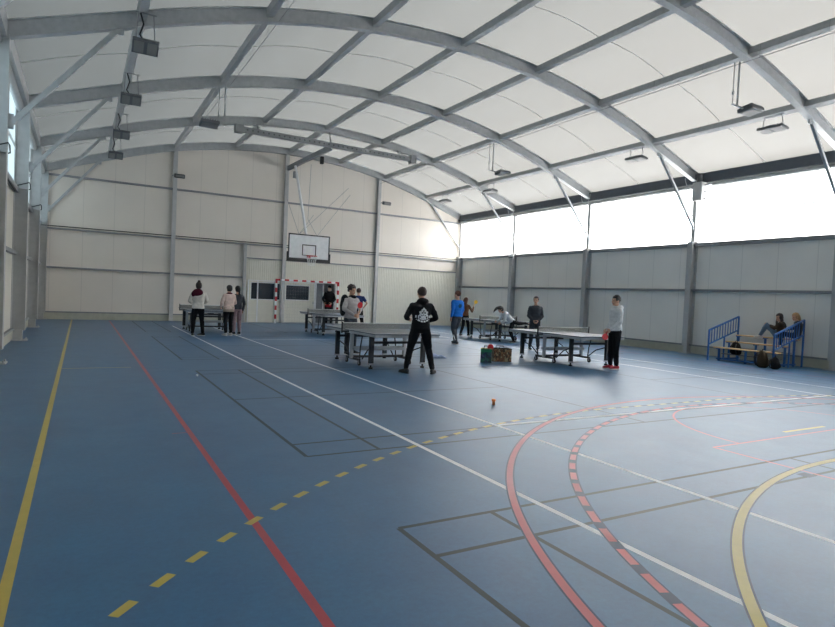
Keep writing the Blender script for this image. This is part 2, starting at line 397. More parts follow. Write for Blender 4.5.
glazed_door(1, 6.66, 8.24, 6.82, 8.16, 1.10, 1.85, 7.12); glazed_door(2, 8.36, 9.92, 8.47, 9.60, 1.13, 1.80)
d = MB(); y = YB-.06
for a in ((DX0-.05, DX0, 0, DZ+.05), (DX1, DX1+.05, 0, DZ+.05), (DX0, DX1, DZ, DZ+.05)): d.bb(a[0], a[1], y-.03, YB+.15, a[2], a[3])
d3 = struct(d.build('door_3', 'white'))
d = MB(); d.box((DX0+.16, YB-.02, .99), (.36, .04, 1.94)); d.build('door_leaf', 'doorgrey', d3)
d = MB(); d.bb(DX0+.35, DX0+.39, YB-.05, YB, 0.02, 1.96); d.build('leaf_edge', 'white', d3)
d = MB(); d.bb(DX0-.3, DX1+.6, YB+1.6, YB+1.7, 0, 2.3); d.bb(DX0-.3, DX0-.2, YB+.15, YB+1.6, 0, 2.3); d.bb(DX1+.5, DX1+.6, YB+.15, YB+1.6, 0, 2.3)
d.bb(DX0-.3, DX1+.6, YB+.15, YB+1.7, 2.2, 2.3); d.bb(DX0-.3, DX1+.6, YB+.0, YB+1.7, -.1, -.001); struct(d.build('wall_corridor', 'darkroom'))
# grey door in the left wall
d = MB(); d.bb(XL, XL+.05, 18.6, 18.68, 0, 2.14); d.bb(XL, XL+.05, 21.5, 21.58, 0, 2.14); d.bb(XL, XL+.05, 18.6, 21.58, 2.06, 2.14)
d4 = struct(d.build('door_4', 'girt'))
d = MB()
for i in range(6): d.bb(XL+.005, XL+.03, 18.69+i*.47, 19.14+i*.47, .02, 2.05)
d.build('door_leaf', 'doorgrey', d4)
# gable behind the camera
w = MB(); gable(w, XL-.12, XR+.12, 0, YF-.15, .15); struct(w.build('wall_front', 'wall_b'))

# arches
def sweep_arch(mb, y, x0, x1, off0, off1, wy, n=60):
    vs = []; fs = []
    for i in range(n+1):
        x = x0+(x1-x0)*i/n; z = prof(x); h = .05; sl = (prof(x+h)-prof(x-h))/(2*h); nx, nz = -sl, 1.; L = math.hypot(nx, nz); nx /= L; nz /= L
        for o in (off0, off1):
            for s in (-1, 1): vs.append((x+nx*o, y+s*wy/2, z+nz*o))
    for i in range(n):
        a = i*4; b = a+4
        fs += [(a, b, b+1, a+1), (a+2, a+3, b+3, b+2), (a, a+2, b+2, b), (a+1, b+1, b+3, a+3)]
    fs += [(0, 1, 3, 2), (n*4, n*4+2, n*4+3, n*4+1)]
    mb.add(vs, fs)
def col_mesh(sg, slim=False):
    """I-section wall post, local origin at floor under its inner flange"""
    c = MB(); d = .30; H = 5.86; w = .2
    if slim:
        H = 3.84; c.bb(.13*sg, d*sg, -.07, .07, H, 5.9)  # upper post modelled thinner: window glare eating its edges, put into the shape
    c.bb(0, .016*sg, -w/2, w/2, .26, H); c.bb((d-.016)*sg, d*sg, -w/2, w/2, .26, H); c.bb(.016*sg, (d-.016)*sg, -.01, .01, .26, H)
    c.bb(.02*sg, (d-.02)*sg, -w/2+.005, w/2-.005, 3.78, 3.79); c.bb(.02*sg, (d-.02)*sg, -w/2+.005, w/2-.005, 2.15, 2.16)
    c.bb(.05*sg, .25*sg, -.07, .07, .02, .26)
    c.bb(-.06*sg, .34*sg, -.18, .18, 0, .02)
    for a in (-.02, .3):
        for b in (-.13, .13): c.tube([((a)*sg, b, .02), (a*sg, b, .06)], .014, 6)
    return c.mesh('column', 'post')
cm = {-1: col_mesh(-1), 1: col_mesh(1, True)}
for k, y in enumerate(FR):
    a = MB(); sweep_arch(a, y, -1.42, 18.32, 0, .02, .17); sweep_arch(a, y, -1.42, 18.32, .02, .28, .05 if k else .06); sweep_arch(a, y, -1.42, 18.32, .28, .30, .17)
    o = struct(a.build('roof_arch', 'galv'))
    for sg, xf in ((-1, -1.2), (1, 18.1)):
        c = bpy.data.objects.new('side_column', cm[sg]); C.objects.link(c); c.location = (xf, y if k else y-.02, 0); struct(c)
        # knee brace
        b = MB()
        if sg > 0: b.bar((16.27, y, prof(16.27)+.01), (18.28, y, 4.3), .075, .075); b.box((16.3, y, prof(16.3)-.03), (.2, .05, .12)); b.box((18.22, y, 4.36), (.08, .07, .2))
        else: b.bar((.52, y, prof(.52)+.01), (-1.19, y, 4.28), .085, .085); b.box((.5, y, prof(.5)-.03), (.2, .05, .12)); b.box((-1.16, y, 4.36), (.08, .07, .26))
        if k < 6 or 1: struct(b.build('knee_brace', 'galv'))
# purlins
for i, x in enumerate(PX):
    p = MB(); z = prof(x); sl = (prof(x+.05)-prof(x-.05))/.1; R = Matrix.Rotation(-math.atan(sl), 3, 'Y')
    p.box((x, (YF+YB)/2, z+.21), (.13, YB-YF, .17), R)
    p.box((x, (YF+YB)/2, z+.125), (.15, YB-YF, .012), R)
    struct(p.build('roof_purlin', 'galv'))
# membrane
xs = [XL-.12]+PX+[XR+.12]
c = MB(); nx, ny = 10, 12
for a, b in zip(xs, xs[1:]):
    for y1, y0 in zip(FR, FR[1:]):
        vs = []; fs = []
        for i in range(nx+1):
            for j in range(ny+1):
                u, v = i/nx, j/ny; x = a+(b-a)*u; y = y0+(y1-y0)*v
                bulge = .07*(1-(2*u-1)**2)*(1-(2*v-1)**4)
                bulge += .012*noise.noise(V((x*.9, y*.5, 3)))*(4*u*(1-u))*(4*v*(1-v))*2
                vs.append((x, y, prof(x)+.315+bulge))
        for i in range(nx):
            for j in range(ny): q = i*(ny+1)+j; fs.append((q, q+1, q+ny+2, q+ny+1))
        c.add(vs, fs)
ceil = struct(c.build('ceiling', 'membrane', smooth=True, fix=False))
s = MB()
for y1, y0 in zip(FR[:6], FR[1:6]):
    ym = (y0+y1)/2
    for a, b in zip(xs, xs[1:]):
        pts = []
        for i in range(13):
            u = i/12; x = a+(b-a)*u; pts.append((x, ym, prof(x)+.308+.07*(1-(2*u-1)**2)))
        s.tube(pts, .007, 5, cap=False)
s.build('membrane_seam', 'seam', ceil)

# ------------------------------------------------------------------ lamps and fittings
def lamp_parts(root, w=.42, d=.3):
    h = MB(); h.box((0, 0, 0), (w, d, .07), bev=.015)
    for i in range(7): h.box((-w/2+.05+i*(w-.1)/6, 0, .05), (.008, d*.8, .04))
    h.box((0, -.0, .06), (.14, d*.5, .06), bev=.01); h.build('lamp_housing', 'lampgrey', root)
    g = MB()
    for sx in (-1, 1): g.box((sx*w/4, 0, -.038), (w/2-.05, d-.06, .008))
    g.build('lamp_glass', 'lampglass', root)
def flood(loc, rz, tilt, hang, label, group, w=.42, d=.3, dy=.0):
    r = empty('floodlight', loc, rz, label, 'floodlight', group)
    sub = r
    h = MB(); lamp_h = []
    R = Matrix.Rotation(tilt, 3, 'X')
    b = MB(); b.box((0, 0, 0), (w, d, .07), R, bev=.012)
    for i in range(7): b.box(R @ V((-w/2+.05+i*(w-.1)/6, 0, .05)), (.008, d*.8, .04), R)
    b.box(R @ V((0, 0, .06)), (.16, d*.5, .06), R, bev=.01); b.build('lamp_housing', 'lampgrey', r)
    g = MB()
    for sx in (-1, 1): g.box(R @ V((sx*w/4, 0, -.038)), (w/2-.06, d-.07, .008), R)
    build_each(g, 'lamp_glass', 'lampglass', r)
    k = MB()
    for sx in (-1, 1): k.tube([(sx*(w/2-.06), 0, .03), (sx*(w/2-.1), dy*.3, hang)], .01, 6)
    k.bar((-(w/2-.05), dy*.3, hang), ((w/2-.05), dy*.3, hang), .03, .015); k.build('hanger', 'girt', r)
    return r
xl = PX[0]
zl = prof(xl)+.12
for y, t in ((12.45, 'nearest the camera'), (16.15, 'second from the camera'), (20.1, 'third from the camera'), (23.5, 'closest to the back wall')):
    r = flood((xl+.06, y, 6.05), 0, -.55, .62, 'dark floodlight under the left roof purlin, %s' % t, 'floodlights along the left purlin', .46, .32)
    k = MB(); k.tube([(0, .02, .06), (-.10, .03, .22), (-.04, .02, .42), (-.10, 0, .62)], .016, 6); k.build('cable', 'black', r, smooth=True)
xr_ = PX[-1]; zr = prof(xr_)+.12
for y, t in ((9.1, 'nearest the camera'), (13.55, 'second from the camera'), (21.6, 'third from the camera'), (25.4, 'closest to the back wall')):
    flood((xr_, y, zr-.34), PI/2, .12, .34, 'flat grey floodlight under the right roof purlin, %s' % t, 'floodlights along the right purlin', .66, .36)
def drop_lamp(x, y, ztop, zl, dirx, label):
    r = empty('drop_rod_floodlight', (x, y, zl), 0, label, 'floodlight')
    k = MB(); H = ztop-zl
    k.tube([(0, 0, 0), (0, 0, H)], .022, 8); k.tube([(-.16, .02, .03), (-.16, .02, H-.05)], .012, 6); k.bar((-.2, .01, .03), (.3*dirx, -.05, -.02), .035, .03)
    k.box((-.16, .02, .3), (.04, .04, .09)); k.build('drop_rod', 'galv', r)
    R = Matrix.Rotation(-.15, 3, 'X')
    b = MB(); b.box((.42*dirx, -.08, -.02), (.5, .38, .1), R, bev=.02)
    for i in range(7): b.box(V((.42*dirx-.2+i*.4/6, -.08, .05)), (.01, .3, .04), R)
    b.build('lamp_housing', 'lampgrey', r)
    g = MB(); g.box((.42*dirx, -.08, -.075), (.42, .3, .01), R); g.build('lamp_glass', 'lampglass', r)
drop_lamp(13.35, 8.48, prof(13.35), 6.36, 1, 'floodlight hanging on two rods from the nearer right hand arch')
drop_lamp(13.35, 18.0, prof(13.35), 6.38, 1, 'floodlight hanging on two rods from the farther right hand arch')
r = drop_lamp(3.4, 17.3, prof(3.4), 6.1, -1, 'floodlight hanging on rods from the arch on the left, beside the lifting beam')
for x, lab in ((3.55, 'small floodlight on the left back wall column'), (13.5, 'small floodlight on the right back wall column')):
    r = empty('wall_floodlight', (x, 27.12, 6.25), 0, lab, 'floodlight')
    b = MB(); b.box((0, 0, 0), (.42, .2, .16), Matrix.Rotation(.3, 3, 'X'), bev=.02); b.build('lamp_housing', 'lampgrey' if x > 9 else 'black', r)
    b = MB(); b.box((0, -.1, -.02), (.36, .02, .1), Matrix.Rotation(.3, 3, 'X')); b.build('lamp_glass', 'lampglass', r)
    b = MB(); b.bar((-.26, .0, 0), (-.26, .16, 0), .03); b.bar((-.28, 0, 0), (-.2, 0, 0), .03); b.build('bracket', 'girt', r)
r = empty('loudspeaker', (9.86, 26.95, 7.86), 0, 'small black loudspeaker under the back arch above the basketball board', 'loudspeaker')
b = MB(); b.box((0, 0, 0), (.17, .16, .36), bev=.03); b.build('speaker_box', 'black', r)
b = MB(); b.bar((0, .0, .15), (0, .3, .22), .03); b.build('bracket', 'girt', r)
b = MB(); b.tube([(0, -.083, -.06), (0, -.095, -.06)], .055, 14); b.tube([(0, -.083, .09), (0, -.092, .09)], .03, 12); build_each(b, 'speaker_cone', 'rubber', r)
# emergency light and white equipment box on the right hand columns
r = empty('emergency_light', (18.06, 22.5, 3.66), 0, 'small white emergency light on the right wall column near the back', 'emergency light')
b = MB(); b.box((0, 0, 0), (.07, .36, .16), bev=.015); b.build('light_housing', 'white', r); b = MB(); b.box((-.042, 0, -.02), (.012, .3, .09), bev=.004); b.build('diffuser', 'lampglass', r)
r = empty('control_box', (18.02, 12.6, 5.5), 0, 'pale grey ventilation control box with arms high on the right wall column', 'control box')
b = MB(); b.box((0, 0, 0), (.3, .36, .62), bev=.03); b.build('box_body', 'post', r)
b = MB()
for z in (.2, -.02, -.24): b.bar((0, -.17, z), (-.02, -.34, z), .03); b.box((-.02, -.38, z), (.08, .1, .04), bev=.01)
build_each(b, 'arm', 'girt', r); b = MB(); b.box((0, 0, .46), (.14, .14, .3), bev=.02); b.build('motor', 'lampgrey', r)
# curved hooks for the window crank at the arch feet
for y in FR[1:4]:
    h = MB()
    for s in (-1, 1): h.tube([(17.98, y+s*(.08+.16*math.sin(t*PI/2)), 5.62+.42*t) for t in [i/8 for i in range(9)]], .014, 6)
    struct(h.build('arch_tie', 'galv', None, smooth=True))
# tension cable under the right purlin, and the one on the left
r = MB(); r.tube([(12.98, 2.5, 7.22), (12.98, 26.9, 7.16)], .008, 5)
for i in range(17): r.tube([(12.98, 3.6+i*1.4, 7.2), (13.02, 3.6+i*1.4, prof(13)+.05)], .004, 4)
tag(r.build('ceiling_wire', 'girt'), 'thin straight wire strung under the right part of the roof', 'wire')
r = MB(); r.tube([(3.6, 2.5, 7.4), (3.6, 22.4, 7.4)], .007, 5)
for i in range(13): r.tube([(3.6, 3.6+i*1.45, 7.4), (3.6, 3.6+i*1.45, prof(3.6)+.3)], .004, 4)
tag(r.build('ceiling_wire', 'girt'), 'thin wire beside the left ridge purlin with short droppers', 'wire')
# black cable looping round the left columns
pts = []
for y in reversed(FR[:5]):
    pts += [(XL+.06, y-.5, 3.66), (XL+.08, y-.14, 3.85), (-1.18, y-.13, 3.95), (-1.17, y+.0, 3.93), (-1.17, y+.12, 3.82), (XL+.08, y+.16, 3.72)] if y < 27 else [(XL+.06, y-.6, 3.68), (XL+.1, y-.2, 3.72)]
r = MB(); r.tube(pts, .014, 6); tag(r.build('electric_cable', 'black', None, smooth=True), 'black electric cable looped round the left wall columns', 'cable')

# ------------------------------------------------------------------ lifting basketball board
r = empty('basketball_backboard', (8.4, 24.1, 0), 0, 'white basketball backboard with black frame and hoop hung from the roof', 'basketball hoop')
b = MB(); b.bb(-.9, .9, 0, .03, 2.9, 3.95); b.build('board', 'white', r)
f = MB(); e = .05
for a in ((-.92, .92, 2.86, 2.95), (-.92, .92, 3.92, 3.97), (-.92, -.87, 2.9, 3.95), (.87, .92, 2.9, 3.95)): f.bb(a[0], a[1], -.012, -.001, a[2], a[3])
for a in ((-.31, .31, 3.5, 3.54), (-.31, .31, 3.07, 3.10), (-.31, -.27, 3.1, 3.5), (.27, .31, 3.1, 3.5)): f.bb(a[0], a[1], -.006, -.001, a[2], a[3])
f.build('board_marking', 'black', r)
f = MB(); f.bb(-.96, -.90, -.03, .05, 2.80, 3.2); f.bb(.90, .96, -.03, .05, 2.80, 3.2); f.bb(-.96, .96, -.03, .05, 2.80, 2.87); f.build('edge_padding', 'black', r)
h = MB(); h.tube([(.225*math.cos(t), -.375+.225*math.sin(t), 3.05) for t in [2*PI*i/24 for i in range(25)]], .012, 8, cap=False); h.bar((0, -.15, 3.05), (0, 0, 3.05), .12, .04); h.box((0, -.02, 3.03), (.16, .03, .12)); rim = h.build('hoop', 'red', r, smooth=False)
n = MB()
for i in range(12):
    for s in (-1, 1):
        a = 2*PI*i/12
        n.tube([((.22-.09*t)*math.cos(a+s*t*.52), -.375+(.22-.09*t)*math.sin(a+s*t*.52), 3.04-.4*t) for t in (0, .33, .66, 1)], .004, 4, cap=False)
n.build('hoop_net', 'white', rim)
p = MB(); p.tube([(-.1, .15, 3.95), (-.22, .5, 5.2), (-.42, 1.0, 7.0)], .055, 10); p.bar((-.1, .15, 3.9), (-.1, .05, 3.6), .08); p.build('hanging_pole', 'white', r, smooth=True)
p = MB()
for a, b2 in (((-.45, .06, 3.95), (-.8, .8, 5.5)), ((-.45, .06, 3.95), (.35, .6, 4.9)), ((.35, .06, 3.95), (.1, .6, 4.7)), ((.35, .06, 3.95), (2.3, 1.2, 6.1)), ((-.45, .06, 3.95), (2.2, 1.2, 6.4)), ((.1, .6, 4.7), (.5, 1.6, 7.3)), ((-.8, .8, 5.5), (-.6, 1.6, 7.2)), ((-.45, .06, 3.97), (.35, .06, 3.97))):
    p.tube([a, b2], .009, 5)
build_each(p, 'brace_wire', 'girt', r)
p = MB(); p.box((-.42, .95, 6.6), (.18, .12, .28)); p.build('pulley', 'girt', r)
r = empty('lifting_beam', (0, 22.3, 0), 0, 'long grey perforated beam with end plates under the far arch', 'beam')
b = MB(); b.bar((4.75, 0, 7.42), (12.2, 0, 7.42), .14, .2)
b.box((12.25, 0, 7.42), (.25, .26, .36)); b.box((4.9, 0, 7.42), (.3, .24, .3)); b.build('box_beam', 'girt', r)
b = MB()
for i in range(34): b.tube([(5.2+i*.2, -.071, 7.42), (5.2+i*.2, -.078, 7.42)], .035, 8)
b.build('hole', 'lampgrey', r)
b = MB(); b.bar((8.55, .1, 7.36), (8.32, 4.95, 7.3), .12, .2, mi=0); b.build('cross_arm', 'girt', r)
b = MB()
for x in (5.6, 8.5, 11.6): b.bar((x, 0, 7.5), (x, .2, prof(x)+.02), .04)
build_each(b, 'hanger', 'girt', r)

# ------------------------------------------------------------------ handball goal
r = empty('handball_goal', (9.43, 27.0, 0), 0, 'red and white striped handball goal against the back wall', 'goal')
def striped(a, b, w, nseg, start):
    mbs = {0: MB(), 1: MB()}; a = V(a); b = V(b)
    for i in range(nseg): mbs[(i+start) % 2].bar(a+(b-a)*i/nseg, a+(b-a)*(i+1)/nseg, w, w)
    return mbs
for x in (-1.54, 1.54):
    mb = striped((x, 0, 0), (x, 0, 2.08), .08, 10, 0); q_ = MB(); q_.bb(x-.036, x+.036, -.036, .036, 0, 2.0); o = q_.build('goalpost', 'white', r); build_each(mb[0], 'white_stripe', 'white', o); build_each(mb[1], 'red_stripe', 'red', o)
mb = striped((-1.58, 0, 2.04), (1.58, 0, 2.04), .08, 15, 1); q_ = MB(); q_.bb(-1.57, 1.57, -.036, .036, 2.004, 2.076); o = q_.build('crossbar', 'white', r); build_each(mb[0], 'white_stripe', 'white', o); build_each(mb[1], 'red_stripe', 'red', o)
f = MB()
for x in (-1.54, 1.54): f.tube([(x, .0, 2.04), (x, .3, 1.95), (x, .34, .03), (x, .0, .03)], .012, 6)
f.tube([(-1.54, .34, .03), (1.54, .34, .03)], .014, 6); f.build('net_frame', 'galv', r)
nt_ = MB()
for i in range(25):
    x = -1.5+i*.125; nt_.tube([(x, .02, 2.02), (x, .3, 1.93), (x, .33, .04)], .0014, 3, cap=False)
for z in [i*.16+.1 for i in range(12)]: nt_.tube([(-1.54, .325, z), (1.54, .325, z)], .0014, 3, cap=False)
nt_.build('goal_net', 'girt', r)

# ------------------------------------------------------------------ table tennis tables
def net_mat():
    m = bpy.data.materials.new('net_mesh'); m.use_nodes = True; nt = m.node_tree; nt.nodes.clear()
    o = nt.nodes.new('ShaderNodeOutputMaterial'); mx = nt.nodes.new('ShaderNodeMixShader'); d = nt.nodes.new('ShaderNodeBsdfDiffuse'); t = nt.nodes.new('ShaderNodeBsdfTransparent')
    d.inputs['Color'].default_value = (*srgb(150, 152, 150), 1)
    tc = nt.nodes.new('ShaderNodeTexCoord'); ck = nt.nodes.new('ShaderNodeTexChecker'); ck.inputs['Scale'].default_value = 160
    ck.inputs['Color1'].default_value = (.75, .75, .75, 1); ck.inputs['Color2'].default_value = (.3, .3, .3, 1)
    nt.links.new(tc.outputs['Object'], ck.inputs['Vector']); nt.links.new(ck.outputs['Color'], mx.inputs[0])
    nt.links.new(t.outputs[0], mx.inputs[1]); nt.links.new(d.outputs[0], mx.inputs[2]); nt.links.new(mx.outputs[0], o.inputs[0]); return m
M['netmesh'] = net_mat()
def make_table():
    r = empty('table_tennis_table', (0, 0, 0))
    for s in (-1, 1):
        t = MB(); t.bb(-.7625, .7625, .004*s, 1.37*s, .738, .76); o = t.build('tabletop', 'tabletop', r)
        l = MB(); z0, z1 = .7600, .7612; y0, y1 = sorted((.004*s, 1.37*s))
        l.bb(-.7625, -.7425, y0, y1, z0, z1); l.bb(.7425, .7625, y0, y1, z0, z1); ye = 1.35*s; l.bb(-.7425, .7425, min(ye, 1.37*s), max(ye, 1.37*s), z0, z1); l.bb(-.002, .002, y0, y1, z0, z1)
        l.build('boundary_line', 'white', o)
        f = MB()
        f.bb(-.745, -.715, min(.02*s, 1.35*s), max(.02*s, 1.35*s), .685, .738); f.bb(.715, .745, min(.02*s, 1.35*s), max(.02*s, 1.35*s), .685, .738)
        f.bb(-.745, .745, min(1.32*s, 1.352*s), max(1.32*s, 1.352*s), .685, .738); f.bb(-.715, .715, min(.03*s, .06*s), max(.03*s, .06*s), .695, .738)
        f.build('apron', 'tableframe', r)
        for sx in (-1, 1):
            l = MB(); l.bb(sx*.62-.05, sx*.62+.05, .92*s-.035, .92*s+.035, .1, .69, bev=.01); lo = l.build('leg', 'tableleg', r)
            l = MB(); l.tube([(sx*.62, .92*s, .03), (sx*.62, .92*s, .1)], .018, 8); l.tube([(sx*.62, .92*s, 0), (sx*.62, .92*s, .035)], .045, 12); l.build('foot', 'rubber', lo)
            l = MB(); l.bb(sx*.62-.055, sx*.62+.055, .92*s-.04, .92*s+.04, .085, .12); l.build('leg_cap', 'tableframe', lo)
        l = MB(); l.bar((-.62, .92*s, .55), (.62, .92*s, .55), .03, .05); l.build('leg_crossbar', 'tableleg', r)
        st = MB()
        for sx in (-1, 1): st.tube([(sx*.60, .9*s, .45), (sx*.56, .62*s, .36), (sx*.55, .38*s, .18), (sx*.55, .34*s, .14)], .014, 8)
        build_each(st, 'folding_strut', 'black', r, True)
        st = MB()
        for sx in (-1, 1): st.tube([(sx*.6, .30*s, .12), (sx*.6, .33*s, .4), (sx*.6, .42*s, .69)], .014, 8)
        build_each(st, 'lift_strut', 'black', r, True)
    u = MB()
    for sx in (-1, 1): u.bb(sx*.66-.035, sx*.66+.035, -.035, .035, .12, .72, bev=.006)
    build_each(u, 'upright', 'tableframe', r)
    u = MB()
    for sx in (-1, 1): u.bb(sx*.62-.02, sx*.62+.02, -.36, .36, .10, .15)
    u.bar((-.66, 0, .16), (.66, 0, .16), .05, .05); u.build('undercarriage', 'tableleg', r)
    u = MB(); u.bar((-.64, .12, .34), (.64, .12, .34), .03, .07); u.bar((-.64, -.12, .34), (.64, -.12, .34), .03, .07); u.bar((-.64, -.12, .34), (-.64, .12, .34), .03, .05); u.bar((.64, -.12, .34), (.64, .12, .34), .03, .05); u.build('crossbeam', 'tableframe', r)
    for sx in (-1, 1):
        for sy in (-1, 1):
            w = MB(); w.tube([(sx*.62-.016, sy*.34, .055), (sx*.62+.016, sy*.34, .055)], .055, 16); wo = w.build('caster', 'rubber', r)
            w = MB(); w.tube([(sx*.62-.019, sy*.34, .055), (sx*.62+.019, sy*.34, .055)], .025, 12); w.bar((sx*.62, sy*.34, .06), (sx*.62, sy*.34, .12), .045, .02); w.build('caster_hub', 'tableframe', wo)
    b = MB(); b.box((.2, .45, .62), (.2, .3, .12), bev=.02); b.build('ball_holder', 'black', r)
    n = MB(); n.bb(-.9, .9, -.0015, .0015, .772, .898); n.build('net', 'netmesh', r)
    n = MB(); n.bb(-.9, .9, -.004, .004, .896, .913); n.build('net_tape', 'netband', r)
    for sx in (-1, 1):
        n = MB(); n.bb(sx*.905-.014, sx*.905+.014, -.016, .016, .70, .925, bev=.004); n.bb(sx*.83-.09, sx*.83+.09, -.025, .025, .70, .735); n.build('net_post', 'black', r)
    return r
T = make_table(); tabs = [T]+[copy_tree(T) for _ in range(4)]
for o, (x, y, rz), l in zip(tabs, ((5.86, 11.87, 0), (11.12, 11.5, 0), (14.25, 18.35, 0), (8.2, 20.8, 0), (3.88, 21.65, 0)),
    ('table tennis table in the middle, in front of the person in the black hoodie', 'table tennis table on the right with shiny pale top beside the light grey hoodie',
     'table tennis table at the right rear, behind the leaning person', 'table tennis table at the rear in front of the striped goal', 'table tennis table at the left rear behind the people in pale tops')):
    o.location = (x, y, 0); o.rotation_euler = (0, 0, rz); tag(o, l, 'table tennis table', 'table tennis tables in the hall')

# ------------------------------------------------------------------ people
def rest_pose():
    return dict(pelvis=(0, 0, .95), waist=(0, 0, 1.10), chest=(0, .0, 1.30), neck=(0, -.01, 1.47), head=(0, .02, 1.635),
        sh=(.17, 0, 1.395), el=(.235, -.03, 1.13), wr=(.24, .05, .89), hip=(.09, 0, .93), kn=(.10, .03, .50), an=(.10, -.02, .09), toe=(.115, .1, .03))
def remesh(mb, voxel, mats, smooth_it=2):
    me = mb.mesh('tmp', 'skin'); o = bpy.data.objects.new('tmp', me); C.objects.link(o)
    m = o.modifiers.new('r', 'REMESH'); m.mode = 'VOXEL'; m.voxel_size = voxel; m.use_smooth_shade = True
    if smooth_it:
        s = o.modifiers.new('s', 'SMOOTH'); s.factor = .5; s.iterations = smooth_it
    dg = bpy.context.evaluated_depsgraph_get(); dg.update()
    me2 = bpy.data.meshes.new_from_object(o.evaluated_get(dg)); bpy.data.objects.remove(o); bpy.data.meshes.remove(me)
    me2.materials.clear()
    for x in (mats if isinstance(mats, (list, tuple)) else [mats]): me2.materials.append(M[x])
    me2.polygons.foreach_set('use_smooth', [True]*len(me2.polygons)); return me2
def limb(mb, pts, rad, right=V((1, 0, 0)), sub=4, flat=1.):
    """tapering limb through joint points; smooth in between"""
    P = [V(p) for p in pts]; out = []; k = len(P)
    for i in range(k-1):
        for j in range(sub):
            t = j/sub; out.append((P[i].lerp(P[i+1], t), rad[i]+(rad[i+1]-rad[i])*t))
    out.append((P[-1], rad[-1])); pr = None; rings = []
    for i, (p, r) in enumerate(out):
        t = (out[min(i+1, len(out)-1)][0]-out[max(i-1, 0)][0]).normalized()
        a = (right-t*right.dot(t))
        if a.length < .15: a = V((0, 1, 0))-t*t.y
        a.normalize(); b = t.cross(a); rings.append((p, a, b, r, r*flat))
    mb.loft(rings, 14)
    for p, r in ((P[0], rad[0]), (P[-1], rad[-1])): mb.ell(p, (r*.97, r*.97, r*.97), 12, 8)
def person(name, loc, face, label, H=1.72, pose=None, top=('black_cloth', 'sweatshirt'), sleeve='long', hood=False, legs=('black_cloth', 'trousers'), shoe='shoe_dark', sole='sole',
           hair='short', hairc='hair_brown', skin='skin', build=1., open_jacket=None, fist=('R', 'L'), head_yaw=0., head_pitch=0., extra=None, z0=0., group=None):
    J = rest_pose(); S = H/1.75
    q = {}
    for k in ('pelvis', 'waist', 'chest', 'neck', 'head'): q[k] = J[k]
    for k in ('sh', 'el', 'wr', 'hip', 'kn', 'an', 'toe'):
        x, y, z = J[k]; q[k+'R'] = (x, y, z); q[k+'L'] = (-x, y, z)
    if pose: q.update(pose)
    q = {k: V(v)*S for k, v in q.items()}
    B = build
    R3 = lambda a, b: (V(a)-V(b))
    def spine_rings(extra_r, ztop=True):
        pel, wa, ch, ne = q['pelvis'], q['waist'], q['chest'], q['neck']
        rsh = (q['shR']-q['shL']).normalized(); rhp = (q['hipR']-q['hipL']).normalized()
        up1 = (wa-pel).normalized(); up2 = (ch-wa).normalized(); up3 = (ne-ch).normalized()
        def fw(r, u): return u.cross(r)*-1
        L = []
        crotch = pel-up1*.10*S
        seq = [(crotch, rhp, up1, .125, .095), (pel, rhp, up1, .165, .118), (pel.lerp(wa, .55), rhp, up1, .155, .108), (wa, (rhp+rsh), up2, .143, .10), (wa.lerp(ch, .5), rsh, up2, .155, .110),
               (ch, rsh, up3, .172, .120), (ch.lerp(ne, .45), rsh, up3, .180, .110), (ch.lerp(ne, .72), rsh, up3, .162, .092), (ch.lerp(ne, .9), rsh, up3, .110, .075), (ne, rsh, up3, .075, .068)]
        for c, r, u, a, b in seq:
            r = (r-u*r.dot(u)).normalized(); L.append((c, r, fw(r, u), (a*B+extra_r)*S, (b*B+extra_r)*S))
        return L
    # ---- body
    mb = MB(); mb.loft(spine_rings(-.008), 20)
    ne, hd = q['neck'], q['head']; mb.loft([(ne-(hd-ne)*.25, (1, 0, 0), (0, 1, 0), .06*S, .06*S), (ne, (1, 0, 0), (0, 1, 0), .056*S, .056*S), (ne.lerp(hd, .5), (1, 0, 0), (0, 1, 0), .052*S, .055*S), (hd, (1, 0, 0), (0, 1, 0), .05*S, .055*S)], 14)
    RH = Matrix.Rotation(head_yaw, 3, 'Z') @ Matrix.Rotation(head_pitch, 3, 'X')
    HS = 1.09; hp = lambda x, y, z: hd+RH @ (V((x, y, z))*S*HS)
    mb.ell(hp(0, -.008, .025), tuple(HS*c for c in (.076*S, .094*S, .09*S)), 20, 14, RH)            # skull
    mb.ell(hp(0, .022, -.04), tuple(HS*c for c in (.056*S, .066*S, .072*S)), 18, 12, RH)            # face and jaw
    mb.ell(hp(0, .068, -.088), (.024*S, .022*S, .02*S), 10, 8, RH)             # chin
    mb.ell(hp(0, .092, -.022), (.013*S, .024*S, .026*S), 10, 8, RH)            # nose
    mb.ell(hp(0, .080, .022), (.045*S, .016*S, .012*S), 12, 6, RH)             # brow
    for s in (-1, 1): mb.ell(hp(s*.076, -.005, -.015), (.012*S, .02*S, .032*S), 8, 8, RH)
    for s in 'RL':
        limb(mb, [q['sh'+s], q['el'+s], q['wr'+s]], [.050*S*B, .037*S, .024*S])
        mb.ell(q['sh'+s], (.058*S*B, .055*S, .055*S), 12, 8)
        hipc = q['hip'+s]; kn = q['kn'+s]; an = q['an'+s]
        limb(mb, [hipc, hipc.lerp(kn, .35), kn, kn.lerp(an, .33), an], [.078*S*B, .074*S*B, .050*S, .050*S, .032*S])
        limb(mb, [an-V((0, 0, .035*S)), q['toe'+s]], [.034*S, .028*S])
    me = remesh(mb, .0125, [skin, 'eye', 'lip'])
    eyes = [hp(s*.031, .083, .0) for s in (-1, 1)]; lip = hp(0, .083, -.062)
    for p in me.polygons:
        c = p.center
        if any((c-e).length < .012 for e in eyes): p.material_index = 1
        elif (c-lip).length < .026 and abs((RH.transposed() @ (c-lip)).z) < .008: p.material_index = 2
